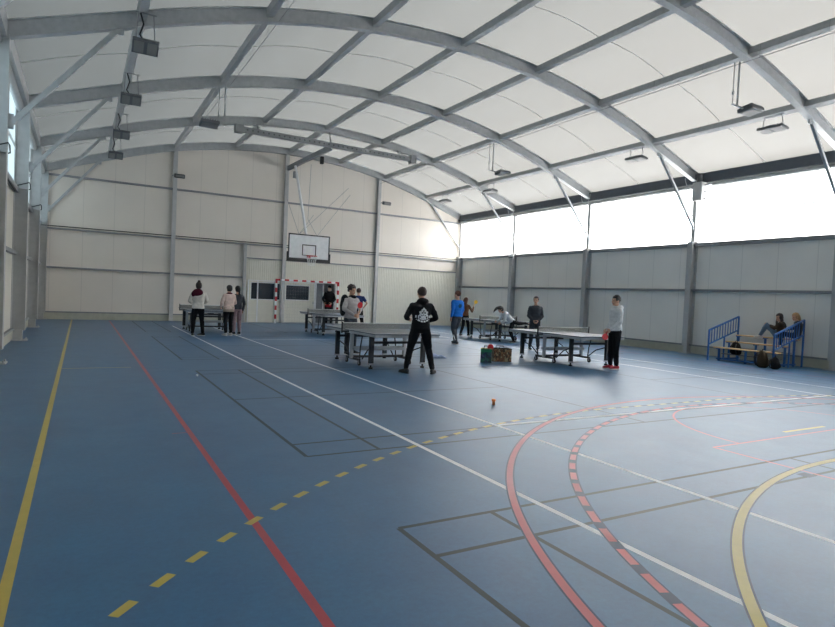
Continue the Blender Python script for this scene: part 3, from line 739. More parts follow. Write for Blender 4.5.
    # ---- hands with fingers, rooted in the wrist
    hm = MB()
    for s in 'RL':
        wr = q['wr'+s]; d = (wr-q['el'+s]).normalized(); sx = 1 if s == 'R' else -1
        n = V((-sx, 0, 0)); n = (n-d*n.dot(d)); n = n.normalized() if n.length > .1 else V((0, -1, 0)); w = d.cross(n).normalized()  # n = palm normal, w = across the palm
        if w.y < 0: w = -w
        pal = wr+d*.05*S
        hm.loft([(wr-d*.012*S, w, n, .024*S, .02*S), (wr+d*.02*S, w, n, .032*S, .017*S), (wr+d*.06*S, w, n, .041*S, .015*S), (wr+d*.088*S, w, n, .039*S, .012*S)], 12)
        curl = 1.0 if s in fist else .35
        for i, (o, L) in enumerate(((.030, .072), (.010, .08), (-.010, .075), (-.029, .058))):
            p = wr+d*.078*S+w*o*S; pts = [p]; a = .15; 
            for seg in (.42, .33, .25):
                dd = d*math.cos(a)+n*math.sin(a); p = p+dd*L*seg*S; pts.append(p); a += curl*.85
            hm.tube(pts, [.0092*S, .0088*S, .008*S, .0065*S], 7)
        p = wr+d*.022*S+w*.028*S
        hm.tube([p, p+(d*.5+w*.7+n*.35)*.036*S, p+(d*.9+w*.75+n*.75)*.055*S, p+(d*1.15+w*.5+n*1.0)*.066*S], [.012*S, .011*S, .0095*S, .0075*S], 7)
    hme = hm.mesh('h', skin, True)
    bm = bmesh.new(); bm.from_mesh(me); bm.from_mesh(hme); bm.to_mesh(me); bm.free(); bpy.data.meshes.remove(hme)
    me.polygons.foreach_set('use_smooth', [True]*len(me.polygons))
    me.name = name; o = bpy.data.objects.new('person', me); C.objects.link(o)
    o.location = (loc[0], loc[1], z0); o.rotation_euler = (0, 0, face-PI/2); tag(o, label, 'person', group)
    def part(nm, mesh): p = bpy.data.objects.new(nm, mesh); C.objects.link(p); p.parent = o; return p
    def wrinkle(mesh, amp=.006, sc=9, seed=0):
        mesh.update()
        nrm = [v.normal.copy() for v in mesh.vertices]
        for v, nn in zip(mesh.vertices, nrm):
            c = v.co; v.co = c+nn*amp*(noise.noise(V((c.x*sc, c.y*sc, c.z*sc*1.7+seed)))+.5*noise.noise(V((c.x*sc*2.3, c.y*sc*2.3, c.z*sc*3+seed))))
    # ---- top
    mb = MB(); sr = spine_rings(.016 if sleeve != 'none' else .006)
    hem = q['pelvis']+(q['pelvis']-q['waist']).normalized()*.03*S
    r0 = sr[1]; mb.loft([(hem, r0[1], r0[2], r0[3]*1.0, r0[4]*1.02)]+sr[2:9]+[(q['neck'].lerp(q['chest'], .02), sr[9][1], sr[9][2], sr[9][3]*1.0, sr[9][4])], 22)
    for s in 'RL':
        sh, el, wr = q['sh'+s], q['el'+s], q['wr'+s]
        if sleeve == 'short': limb(mb, [sh, sh.lerp(el, .6)], [.066*S*B, .058*S])
        else: limb(mb, [sh, sh.lerp(el, .5), el, el.lerp(wr, .6), wr-(wr-el)*.04], [.062*S*B, .060*S*B, .053*S, .045*S, .037*S])
        mb.ell(sh, (.062*S*B, .058*S, .056*S), 12, 8)
    if hood:
        up = (q['neck']-q['chest']).normalized()
        mb.ell(q['neck']+V((0, -.055, .005))*S, (.13*S, .095*S, .075*S), 16, 10); mb.ell(q['neck']+V((0, .0, .01))*S, (.10*S, .09*S, .045*S), 16, 8)
    tm = remesh(mb, .014, [top[0]]); wrinkle(tm, .008*S, 8, hash(label) % 97*.1 if False else len(label)*.37); tp = part(top[1], tm)
    # ---- trousers
    mb = MB(); up1 = (q['waist']-q['pelvis']).normalized()
    sr = spine_rings(.008); mb.loft(sr[:2]+[(q['pelvis']+up1*.07*S, sr[2][1], sr[2][2], sr[2][3]*.97, sr[2][4]*.97)], 20)
    for s in 'RL':
        h, k, a = q['hip'+s], q['kn'+s], q['an'+s]
        limb(mb, [h, h.lerp(k, .4), k, k.lerp(a, .4), a+(k-a).normalized()*.03*S], [.094*S*B, .090*S*B, .072*S, .066*S, .052*S])
    lm = remesh(mb, .014, [legs[0]]); wrinkle(lm, .007*S, 7, len(label)*.71); part(legs[1], lm)
    # ---- shoes
    for s in 'RL':
        an, toe = q['an'+s], q['toe'+s]; d = (toe-an); d2 = V((d.x, d.y, d.z if abs(d.z) > .1*S else 0)).normalized(); w = d2.cross(V((0, 0, 1)))
        w = w.normalized() if w.length > .1 else V((1, 0, 0)); u = w.cross(d2)
        base = an-u*(.09*S-.012) if abs(d.z) < .1*S else an-u*.06*S
        sh_ = MB(); Z = lambda t, h: base+d2*t*S+u*h*S
        sh_.loft([(Z(-.07, .045), w, u, .022*S, .03*S), (Z(-.05, .05), w, u, .034*S, .042*S), (Z(0, .055), w, u, .038*S, .05*S), (Z(.06, .042), w, u, .042*S, .036*S), (Z(.13, .032), w, u, .046*S, .026*S), (Z(.18, .026), w, u, .03*S, .018*S)], 14)
        so = part('shoe', sh_.mesh('shoe', shoe, True))
        sl = MB(); sl.loft([(Z(-.075, .0), w, u, .02*S, .012*S), (Z(-.05, .0), w, u, .038*S, .013*S), (Z(.05, .0), w, u, .043*S, .013*S), (Z(.13, .0), w, u, .048*S, .013*S), (Z(.19, .003), w, u, .028*S, .012*S)], 12)
        x = part('sole', sl.mesh('sole', sole)); x.parent = so
    # ---- hair
    hb = MB(); hb.ell(hp(0, -.018, .036), tuple(HS*c for c in (.087*S, .102*S, .094*S)), 22, 16, RH)
    if hair != 'short':
        hb.ell(hp(0, -.03, .0), tuple(HS*c for c in (.088*S, .09*S, .10*S)), 18, 12, RH)
    if hair == 'curly':
        for i in range(26):
            a = i*2.4; t = i/26; rr = math.sqrt(1-(.95-1.1*t)**2) if abs(.95-1.1*t) < 1 else .2
            hb.ell(hp(.085*rr*math.cos(a), -.02+.095*rr*math.sin(a)*(1 if math.sin(a) < 0 else .75), .04+.09*(.95-1.1*t)), (.03*S,)*3, 8, 6)
    if hair == 'short':
        for i in range(20):
            a = i*2.4; t = i/20; rr = math.sqrt(t); hb.ell(hp(.06*rr*math.cos(a), -.02+.07*rr*math.sin(a), .045+.075*math.sqrt(max(0, 1-rr*rr*.8))), (.022*S, .022*S, .016*S), 8, 6)
    if hair == 'long':
        for s in (-1, 0, 1): limb(hb, [hp(s*.05, -.06, .02), hp(s*.065, -.075, -.12), hp(s*.06, -.07, -.27)], [.05*S, .048*S, .022*S])
    if hair == 'front':
        for s in (-1, 1): limb(hb, [hp(s*.06, -.02, .03), hp(s*.085, .0, -.10), hp(s*.09, .05, -.26)], [.04*S, .04*S, .02*S])
        limb(hb, [hp(0, -.07, .02), hp(0, -.08, -.12), hp(0, -.07, -.2)], [.06*S, .05*S, .02*S])
    if hair == 'bun': hb.ell(hp(.0, -.06, .135), (.05*S, .05*S, .045*S), 12, 8)
    if hair == 'tail': limb(hb, [hp(0, -.10, .06), hp(.0, -.15, .02), hp(.0, -.15, -.12), hp(0, -.12, -.25)], [.03*S, .034*S, .03*S, .014*S])
    if hair == 'swing': limb(hb, [hp(0, .02, .09), hp(.02, .10, .10), hp(.03, .2, .07), hp(.04, .27, .02)], [.06*S, .055*S, .035*S, .015*S])
    hmesh = remesh(hb, .011, [hairc], 1)
    bm = bmesh.new(); bm.from_mesh(hmesh)                     # clear the face
    RT = RH.transposed(); dead = []
    for v in bm.verts:
        l = (RT @ (v.co-hd))/S/HS
        lim = .045 if hair in ('short', 'curly') else .05
        if hair != 'swing' and l.y > lim and l.z < .052 and abs(l.x) < .062: dead.append(v)
        elif hair in ('short', 'curly') and l.z < -.045: dead.append(v)
        elif hair in ('short', 'curly') and l.z < .0 and l.y > -.005 and abs(l.x) > .05: dead.append(v)
    bmesh.ops.delete(bm, geom=dead, context='VERTS'); bm.to_mesh(hmesh); bm.free()
    wrinkle(hmesh, .005, 30, 2); part('hair', hmesh)
    if extra: extra(o, q, S, part, tm)
    return o

def fig_emblem(o, q, S, part, tm, shape, matn, size, cz, back=True, n=64, res=.0055):
    """printed mark lying on the cloth, found by rays on the garment"""
    bm = bmesh.new(); bm.from_mesh(tm); T_ = BVHTree.FromBMesh(bm); bm.free(); mb = MB(); yd = 1 if back else -1
    cache = {}
    def P(i, j):
        if (i, j) not in cache:
            h = T_.ray_cast(V((i*res, -1.0*yd, cz+j*res)), V((0, yd, 0))); cache[(i, j)] = (h[0]+V((0, -.004*yd, 0))) if h[0] else None
        return cache[(i, j)]
    k = int(size/res)
    for i in range(-k, k):
        for j in range(-k, k):
            if shape((i+.5)*res, (j+.5)*res):
                c = [P(i, j), P(i+1, j), P(i+1, j+1), P(i, j+1)]
                if all(x is not None for x in c): mb.add(c, [(0, 1, 2, 3)])
    m_ = mb.mesh('print', matn, fix=False); x = part('printed_emblem', m_); return x
def crest(x, y):
    r = math.hypot(x, y-.03); a = math.atan2(y-.03, x)
    R_ = .062+.022*abs(math.sin(4*a))
    if r < R_:
        for ex, ey, er in ((-.024, .045, .013), (.024, .045, .013), (0, .012, .010), (-.03, .0, .010), (.03, 0, .010), (0, .075, .009)):
            if math.hypot(x-ex, y-ey) < er: return False
        if abs(x) < .004 and y > .03: return False
        return True
    if y > .09 and abs(x) < .016 and y < .135: return abs(x) < (.14-y)*.5
    if abs(abs(x)-.10) < .028 and abs(y+.015) < .02 and not abs(abs(x)-.10) < .008: return True      # side scrolls
    if abs(x) < .085 and -.055 < y < -.035: return int((x+1)/.011) % 3 != 0                           # row of small marks
    rr = math.hypot(x, y-.05)
    if .135 < rr < .162 and y < -.06: return int((math.atan2(y-.05, x)+4)/.085) % 4 != 0              # banner
    if .105 < rr < .122 and y < -.05: return True
    return False
def teal_print(x, y):
    r = math.hypot(x, y); return r < .05+.035*abs(math.cos(3*math.atan2(y, x)))

UPV = {}
def ex_hoodie(o, q, S, part, tm): fig_emblem(o, q, S, part, tm, lambda x, y: crest(x/1.2, y/1.2), 'white_cloth', .22, 1.19*S)
person('person', (5.93, 10.15), math.radians(80), 'person in black hoodie with white crest on the back, standing with feet apart', 1.72,
    dict(anR=(.26, -.10, .09), knR=(.20, .02, .50), toeR=(.34, .0, .03), anL=(-.27, .03, .09), knL=(-.19, .06, .50), toeL=(-.32, .14, .03), pelvis=(0, 0, .93), hipR=(.10, 0, .91), hipL=(-.10, 0, .91),
         elR=(.33, -.02, 1.14), wrR=(.20, .20, 1.06), elL=(-.33, -.02, 1.14), wrL=(-.20, .20, 1.10), shR=(.19, 0, 1.385), shL=(-.19, 0, 1.385)),
    top=('black_cloth', 'hoodie'), hood=True, hairc='hair_brown', build=1.12, fist='RL', shoe='shoe_dark', sole='shoe_dark', extra=ex_hoodie)
def ex_scarf(o, q, S, part, tm):
    mb = MB(); mb.ell(q['neck']+V((-.02, .03, .0))*S, (.11*S, .10*S, .06*S), 14, 8); limb(mb, [q['shR']+V((.0, -.05, .05)), q['shR']+V((.05, -.04, -.15)), q['shR']+V((.06, -.04, -.36))], [.085, .085, .06])
    part('dark_hood', remesh(mb, .014, ['black_cloth']))
person('person', (5.93, 13.68), math.radians(-75), 'person with curly dark hair in open grey jacket holding up a red paddle', 1.74,
    dict(anR=(.14, .05, .09), toeR=(.17, .18, .03), knR=(.12, .06, .5), anL=(-.2, -.08, .09), toeL=(-.24, .04, .03), elR=(.27, .06, 1.16), wrR=(.10, .26, 1.02), elL=(-.25, .08, 1.18), wrL=(-.06, .25, 1.06)),
    top=('jacket_grey', 'jacket'), legs=('charcoal', 'trousers'), hair='curly', hairc='hair_darkbrown', head_yaw=.15, head_pitch=-.15, extra=ex_scarf)
person('person', (9.5, 21.2), math.radians(70), 'person in navy short sleeved T-shirt seen from behind near the rear table', 1.76,
    dict(elR=(.33, -.06, 1.18), wrR=(.19, -.02, .98), anR=(.2, 0, .09), toeR=(.24, .12, .03), knR=(.16, .03, .5), anL=(-.2, 0, .09), toeL=(-.24, .12, .03), knL=(-.16, .03, .5), chest=(0, .03, 1.3), neck=(0, .05, 1.47), head=(0, .09, 1.63)),
    top=('navy', 'tshirt'), sleeve='short', legs=('black_cloth', 'trousers'), hairc='hair_brown')
def ex_cap(o, q, S, part, tm):
    mb = MB(); h = q['head']; mb.ell(h+V((0, -.01, .055))*S, (.095*S, .11*S, .085*S), 16, 10); mb.ell(h+V((0, .03, .06))*S, (.075*S, .13*S, .014*S), 14, 6); part('cap', remesh(mb, .012, ['black_cloth']))
    mb = MB(); mb.loft([((0, 0, .80*S), (1, 0, 0), (0, 1, 0), .19*S, .14*S), ((0, 0, .93*S), (1, 0, 0), (0, 1, 0), .185*S, .135*S)], 20); part('red_hem', mb.mesh('red_hem', 'red_cloth', True))
person('person', (10.28, 26.35), math.radians(-125), 'person in black jacket and cap standing in the doorway under the goal', 1.86,
    dict(elR=(.27, .05, 1.15), wrR=(.16, .22, .98), elL=(-.27, .05, 1.15), wrL=(-.16, .22, .98), anL=(-.13, .05, .09)), top=('black_cloth', 'jacket'), hood=True, legs=('black_cloth', 'trousers'), build=1.15, hairc='hair_black', head_yaw=-.2, extra=ex_cap)
def ex_blue(o, q, S, part, tm):
    fig_emblem(o, q, S, part, tm, teal_print, 'dark_teal', .1, 1.27*S)
    mb = MB()
    for s in 'RL':
        h, k, a = q['hip'+s], q['kn'+s], q['an'+s]; sx = 1 if s == 'R' else -1
        mb.bar(h.lerp(k, .3)+V((sx*.082, 0, 0)), k+V((sx*.062, 0, 0)), .006, .03, up=(0, 1, 0)); mb.bar(k+V((sx*.062, 0, 0)), a+V((sx*.05, 0, .05)), .006, .03, up=(0, 1, 0))
    part('white_stripe', mb.mesh('white_stripe', 'white_cloth'))
person('person', (10.97, 16.4), math.radians(95), 'person in bright blue sweatshirt walking away towards the back wall', 1.78,
    dict(anR=(.13, .22, .10), knR=(.12, .20, .51), toeR=(.15, .34, .04), anL=(-.13, -.20, .10), knL=(-.11, .02, .50), toeL=(-.15, -.09, .03), elR=(.26, .02, 1.14), wrR=(.27, .14, .92), elL=(-.26, -.1, 1.14), wrL=(-.29, -.08, .90)),
    top=('bright_blue', 'sweatshirt'), legs=('charcoal', 'track_trousers'), hairc='hair_auburn', fist='', build=1.16, head_yaw=.35, extra=ex_blue)
person('person', (13.9, 20.15), math.radians(25), 'person with long brown hair raising a yellow paddle at the right rear table', 1.58,
    dict(elR=(.30, .10, 1.12), wrR=(.24, .32, 1.34), elL=(-.24, .06, 1.12), wrL=(-.2, .26, 1.0), anR=(.16, .1, .09), toeR=(.2, .23, .03), knR=(.13, .08, .5), anL=(-.16, -.1, .09), toeL=(-.19, .03, .03)),
    top=('brown_top', 'sweatshirt'), legs=('black_cloth', 'leggings'), hair='long', hairc='hair_auburn', build=.92, head_pitch=-.1)
# the leaning player: facing left of the picture, body tipped forward, one leg kicked back
person('person', (13.55, 16.75), math.radians(165), 'person with long dark hair leaning far over the rear table, one leg kicked back', 1.62,
    dict(pelvis=(0, -.05, .86), waist=(0, .07, .97), chest=(0, .20, 1.09), neck=(0, .33, 1.20), head=(0, .44, 1.31), shR=(.165, .28, 1.13), shL=(-.165, .28, 1.13), elR=(.22, .36, .90), wrR=(.18, .50, .84),
         elL=(-.21, .34, .88), wrL=(-.16, .46, .80), hipR=(.09, -.06, .86), hipL=(-.09, -.06, .86), knR=(.10, -.40, .78), anR=(.12, -.74, .80), toeR=(.12, -.88, .78), knL=(-.09, .02, .45), anL=(-.09, -.14, .10), toeL=(-.09, 0, .03)),
    top=('light_grey', 'top'), legs=('black_cloth', 'trousers'), hair='swing', hairc='hair_black', build=.95, head_pitch=-.5)
person('person', (12.63, 14.38), math.radians(-125), 'person in charcoal sweater standing with hands together behind the right table', 1.70,
    dict(elR=(.225, .02, 1.12), wrR=(.08, .2, .96), elL=(-.225, .02, 1.12), wrL=(-.08, .2, .96), anR=(.13, 0, .09), anL=(-.14, .02, .09)), top=('charcoal', 'sweater'), legs=('charcoal', 'trousers'), hairc='hair_brown', head_yaw=-.3, head_pitch=.05)
person('person', (11.2, 9.86), math.radians(165), 'person in light grey hoodie and black trousers holding a red paddle low, seen in profile', 1.77,
    dict(elR=(.24, -.05, 1.15), wrR=(.22, .10, .93), elL=(-.23, .03, 1.14), wrL=(-.20, .26, .95), anR=(.07, .04, .09), knR=(.08, .03, .5), toeR=(.08, .17, .03), anL=(-.09, -.02, .09), knL=(-.09, .02, .5), toeL=(-.09, .11, .03)),
    top=('hoodie_grey', 'hoodie'), hood=True, legs=('black_cloth', 'trousers'), shoe='shoe_red', hairc='hair_black', build=1.02, head_pitch=-.05)
def ex_mar(o, q, S, part, tm):
    mb = MB(); mb.ell(q['neck']+V((-.03, -.07, -.06))*S, (.17*S, .095*S, .14*S), 18, 12); mb.ell(q['neck']+V((0, -.01, .02))*S, (.10*S, .09*S, .06*S), 14, 8); mb.ell(q['neck']+V((-.12, -.04, -.1))*S, (.11*S, .09*S, .12*S), 14, 8)
    part('hood_scarf', remesh(mb, .014, ['maroon']))
person('person', (3.2, 19.35), math.radians(85), 'person in cream sweatshirt with maroon hood at the left table, back to us', 1.68,
    dict(elR=(.28, .0, 1.14), wrR=(.16, .22, 1.05), elL=(-.27, .0, 1.14), wrL=(-.16, .22, 1.05), anR=(.17, .06, .09), knR=(.13, .04, .5), anL=(-.15, -.05, .09), knL=(-.13, .02, .5), pelvis=(0, 0, .93)),
    top=('cream', 'sweatshirt'), legs=('black_cloth', 'trousers'), hair='bun', hairc='hair_darkbrown', build=1.1, extra=ex_mar)
def ex_low(o, q, S, part, tm):
    mb = MB(); mb.loft([((0, 0, .84*S), (1, 0, 0), (0, 1, 0), .2*S, .15*S), ((0, 0, .98*S), (1, 0, 0), (0, 1, 0), .195*S, .145*S), ((0, 0, 1.06*S), (1, 0, 0), (0, 1, 0), .17*S, .13*S)], 20); part('beige_hem', mb.mesh('beige_hem', 'beige', True))
    mb = MB(); mb.ell(q['neck']+V((0, .0, .0))*S, (.11*S, .10*S, .05*S), 14, 8); part('collar', remesh(mb, .014, ['maroon']))
person('person', (4.17, 19.5), math.radians(110), 'person in beige pink jacket with dark hair standing at the left table', 1.63,
    dict(elR=(.27, .03, 1.14), wrR=(.12, .22, 1.02), elL=(-.28, .0, 1.15), wrL=(-.18, .2, 1.0)), top=('beige_pink', 'jacket'), legs=('black_cloth', 'trousers'), hair='plain', shoe='shoe_white', hairc='hair_black', build=1.12, extra=ex_low)
person('person', (4.55, 20.0), math.radians(100), 'person in dark clothes with a dark ponytail, half hidden behind the beige pink jacket', 1.62,
    dict(elR=(.26, .0, 1.13), wrR=(.25, .08, .88)), top=('charcoal', 'top'), legs=('rose_grey', 'trousers'), hair='tail', hairc='hair_black', build=.95)

# ------------------------------------------------------------------ tiered bench by the right wall
BX0, BX1, BY0, BY1 = 16.75, 18.05, 9.10, 11.0
r = empty('tiered_bench', (0, 0, 0), 0, 'small blue tiered bench with wooden planks and railings by the right wall', 'bleacher')
for x, z, ya, yb in ((16.95, .42, BY0+.02, BY1), (17.45, .60, BY0+.02, BY1-.06), (17.92, .80, BY0+.02, BY1-.1)):
    p = MB(); p.bb(x-.13, x+.13, ya, yb, z-.035, z, bev=.008); p.build('seat_plank', 'wood', r)
f = MB()
for y in (BY0+.12, (BY0+BY1)/2, BY1-.12):
    for x, z in ((16.95, .385), (17.45, .565), (17.92, .765)):
        f.bb(x-.025, x+.025, y-.025, y+.025, 0.0, z); f.bar((x-.12, y, z-.015), (x+.12, y, z-.015), .04, .03)
    f.bar((16.85, y, .06), (18.02, y, .06), .04, .04)
f.bar((16.95, BY0+.1, .06), (16.95, BY1-.1, .06), .04, .04); f.build('bench_frame', 'blue', r)
f = MB()
for x, z in ((17.2, .22), (17.68, .40)): f.bb(x-.1, x+.1, BY0+.1, BY1-.1, z-.02, z)
build_each(f, 'foot_board', 'doorgrey', r)
for y, dark in ((BY1+.02, 0), (BY0-.02, 1)):
    g = MB(); a, b = V((16.62, y, .92)), V((18.1, y, 1.36)); lo = V((0, 0, -.43))
    g.bar(a, b, .045, .045); g.bar(a+lo, b+lo, .035, .035); g.bar(a, V((16.62, y, 0)), .04, .04); g.bar(b, V((18.1, y, .0)), .04, .04); g.bar(V((17.4, y, .7)), V((17.4, y, .0)), .035, .035)
    n = 11 if not dark else 12
    for i in range(1, n): t = i/n; p = a.lerp(b, t); g.bar(p, p+lo, .02, .02)
    g.build('railing', 'blue', r)
person('person', (17.86, 9.68), math.radians(108), 'person with long dark hair in jeans sitting sideways on the top plank', 1.62,
    dict(pelvis=(0, 0, .10), waist=(0, -.07, .21), chest=(0, -.11, .36), neck=(0, -.08, .51), head=(0, -.02, .65), shR=(.16, -.09, .46), shL=(-.16, -.09, .46), hipR=(.09, 0, .09), hipL=(-.09, 0, .09),
         knR=(.10, .34, .36), anR=(.09, .52, .0), toeR=(.09, .64, -.05), knL=(-.10, .30, .40), anL=(-.09, .46, .04), toeL=(-.09, .58, -.04), elR=(.19, .07, .30), wrR=(.05, .26, .38), elL=(-.2, .06, .30), wrL=(-.06, .28, .40)),
    top=('olive_brown', 'jacket'), legs=('denim', 'jeans'), shoe='shoe_white', hair='front', hairc='hair_darkbrown', build=.95, z0=.80, head_pitch=-.15, head_yaw=.9, fist='')
person('person', (17.98, 9.22), math.radians(120), 'person with blonde hair sitting against the railing on the top plank', 1.60,
    dict(pelvis=(0, 0, .10), waist=(0, -.05, .24), chest=(0, -.06, .42), neck=(0, .0, .58), head=(0, .05, .70), shR=(.16, -.03, .54), shL=(-.16, -.03, .54), hipR=(.09, 0, .09), hipL=(-.09, 0, .09),
         knR=(.16, .36, .14), anR=(.22, .40, -.22), toeR=(.24, .52, -.26), knL=(-.02, .38, .16), anL=(.05, .42, -.22), toeL=(.08, .54, -.26), elR=(.22, .05, .34), wrR=(.14, .26, .28), elL=(-.2, .08, .34), wrL=(-.06, .28, .28)),
    top=('charcoal', 'jacket'), legs=('black_cloth', 'trousers'), hair='long', hairc='hair_blonde', build=.95, z0=.80, head_pitch=-.2, head_yaw=.7, fist='')
# bags
def backpack(loc, rz, m, label, s=1.):
    r = empty('backpack', loc, rz, label, 'backpack', None)
    b = MB(); b.loft([((0, 0, .0), (1, 0, 0), (0, 1, 0), .13*s, .08*s), ((0, 0, .03*s), (1, 0, 0), (0, 1, 0), .17*s, .12*s), ((0, 0, .22*s), (1, 0, 0), (0, 1, 0), .165*s, .12*s), ((.01, .01, .36*s), (1, 0, 0), (0, 1, 0), .13*s, .09*s), ((.01, .02, .42*s), (1, 0, 0), (0, 1, 0), .06*s, .04*s)], 22)
    b.build('bag_body', m, r, smooth=True)
    b = MB(); b.loft([((0, -.11*s, .05*s), (1, 0, 0), (0, 1, 0), .11*s, .04*s), ((0, -.12*s, .12*s), (1, 0, 0), (0, 1, 0), .12*s, .05*s), ((0, -.11*s, .2*s), (1, 0, 0), (0, 1, 0), .1*s, .03*s)], 16); b.build('front_pocket', m, r, smooth=True)
    b = MB(); b.tube([(.03, .02, .41*s), (.02, .0, .46*s), (-.03, .0, .46*s), (-.04, .02, .41*s)], .009, 6)
    for sx in (-1, 1): b.tube([(sx*.07*s, .10*s, .36*s), (sx*.09*s, .17*s, .25*s), (sx*.1*s, .16*s, .12*s), (sx*.1*s, .12*s, .04*s)], .016, 6)
    b.build('strap', 'black', r, smooth=True)
    return r
backpack((16.5, 9.3, 0), .7, 'olive_brown', 'olive brown backpack on the floor in front of the tiered bench', 1.12)
r = backpack((16.45, 8.92, 0), .2, 'black_cloth', 'low black bag slumped on the floor at the end of the tiered bench', .78)
backpack((17.2, 10.5, .22), 1.5, 'black_cloth', 'black bag resting on the foot board under the planks', .9)

# printed shopping bags with paddles and balls
def shopping_bag(loc, rz, w, d, h, m1, m2, label):
    r = empty('shopping_bag', loc, rz, label, 'bag')
    t = .008
    b = MB(); b.bb(-w/2, w/2, -d/2, -d/2+t, 0, h, 0); b.bb(-w/2, w/2, d/2-t, d/2, 0, h*.97, 0); b.bb(-w/2, -w/2+t, -d/2+t, d/2-t, 0, h, 1); b.bb(w/2-t, w/2, -d/2+t, d/2-t, 0, h, 1); b.bb(-w/2+t, w/2-t, -d/2+t, d/2-t, 0, t, 0)
    b.build('bag_body', [m1, m2], r)
    b = MB()
    for s in (-1, 1): b.bb(-w/2-.004, w/2+.004, s*d/2-.006, s*d/2+.006, h-.015, h+.003); b.bb(s*w/2-.006, s*w/2+.006, -d/2, d/2, h-.015, h+.003)
    b.build('rim', 'black' if w > .35 else m2, r)
    b = MB()
    for s in (-1, 1): b.tube([(-w*.25, s*d/2, h*.9), (-w*.2, s*(d/2+.02), h+.06), (w*.2, s*(d/2+.03), h+.05), (w*.25, s*d/2, h*.9)], .008, 6)
    build_each(b, 'handle', 'black', r, True)
    return r
def spotted(name, cols, sc):
    m = bpy.data.materials.new(name); m.use_nodes = True; nt = m.node_tree; b = nt.nodes['Principled BSDF']; b.inputs['Roughness'].default_value = .5
    tc = nt.nodes.new('ShaderNodeTexCoord'); v = nt.nodes.new('ShaderNodeTexVoronoi'); v.inputs['Scale'].default_value = sc; nt.links.new(tc.outputs['Object'], v.inputs['Vector'])
    s = nt.nodes.new('ShaderNodeSeparateColor'); nt.links.new(v.outputs['Color'], s.inputs[0]); r = nt.nodes.new('ShaderNodeValToRGB'); r.color_ramp.interpolation = 'CONSTANT'
    while len(r.color_ramp.elements) < len(cols): r.color_ramp.elements.new(.5)
    for i, c in enumerate(cols): r.color_ramp.elements[i].position = i/len(cols); r.color_ramp.elements[i].color = (*srgb(*c), 1)
    nt.links.new(s.outputs[0], r.inputs[0]); nt.links.new(r.outputs[0], b.inputs['Base Color']); M[name] = m
spotted('brown_print', [(86, 62, 42), (138, 104, 70), (60, 48, 34), (150, 140, 108), (110, 72, 46)], 22)
spotted('blue_print', [(34, 46, 74), (44, 60, 92), (70, 84, 108), (30, 54, 60), (40, 96, 84)], 20)
b1 = shopping_bag((8.74, 11.68, 0), math.radians(-38), .27, .24, .34, 'blue_print', 'cardgold', 'green and dark blue printed shopping bag with a red paddle sticking out')
b = MB(); b.bb(-.136, .136, -.128, -.121, .25, .335); b.build('green_band', 'green', b1)
shopping_bag((9.27, 11.76, 0), math.radians(-22), .46, .26, .33, 'brown_print', 'brown_print', 'brown patterned shopping bag standing beside the green and blue one')

def paddle(loc, rot, col, label, edge='paddle_wood'):
    r = empty('table_tennis_paddle', loc, 0, label, 'paddle'); r.rotation_euler = rot
    b = MB(); n = 24
    pts = [(.075*math.cos(2*PI*i/n)*1.0, 0, .155+.08*math.sin(2*PI*i/n)) for i in range(n)]
    b.prism([(x, -.006, z) for x, _, z in pts], (0, 0, 0), (0, .012, 0)); b.build('blade', col, r)
    b = MB(); b.loft([((0, 0, -.03), (1, 0, 0), (0, 1, 0), .016, .011), ((0, 0, .0), (1, 0, 0), (0, 1, 0), .013, .011), ((0, 0, .08), (1, 0, 0), (0, 1, 0), .014, .010)], 12); b.build('handle', edge, r)
    return r
paddle((8.76, 11.6, .22), (0, .2, math.radians(-40)), 'paddle_red', 'red paddle sticking out of the green and blue bag')
def world_pt(loc, face, H, p, z0=0):
    S = H/1.75; a = face-PI/2; x, y = p[0]*S, p[1]*S; return (loc[0]+x*math.cos(a)-y*math.sin(a), loc[1]+x*math.sin(a)+y*math.cos(a), p[2]*S+z0)
w = world_pt((5.93, 13.68), math.radians(-75), 1.74, (-.03, .32, 1.12)); paddle(w, (.2, -.12, math.radians(10)), 'paddle_red', 'red paddle held up by the person with curly hair')
w = world_pt((11.2, 9.86), math.radians(165), 1.77, (-.19, .33, .92)); paddle(w, (math.radians(8), math.radians(205), math.radians(-20)), 'paddle_red', 'red paddle held low by the person in light grey hoodie', 'red')
w = world_pt((13.9, 20.15), math.radians(25), 1.58, (.24, .36, 1.42)); paddle(w, (0, .45, math.radians(-25)), 'paddle_yellow', 'yellow paddle raised by the person with long brown hair', 'paddle_yellow')

b = MB(); b.ell((0, 0, .02), (.02, .02, .02), 16, 10); o = b.build('table_tennis_ball', 'white', None, smooth=True); o.location = (1.77, 10.58, 0.002); tag(o, 'white table tennis ball on the floor beside a dark court line corner', 'ball')
b = MB(); b.loft([((0, 0, 0), (1, 0, 0), (0, 1, 0), .02, .02), ((0, 0, .05), (1, 0, 0), (0, 1, 0), .018, .018), ((0, 0, .06), (1, 0, 0), (0, 1, 0), .03, .03), ((0, 0, .085), (1, 0, 0), (0, 1, 0), .027, .027)], 16)
o = b.build('small_cup', 'orange', None, smooth=True); o.location = (5.3, 6.85, 0.004); tag(o, 'tiny orange cup standing alone on the blue floor in front of the tables', 'cup')
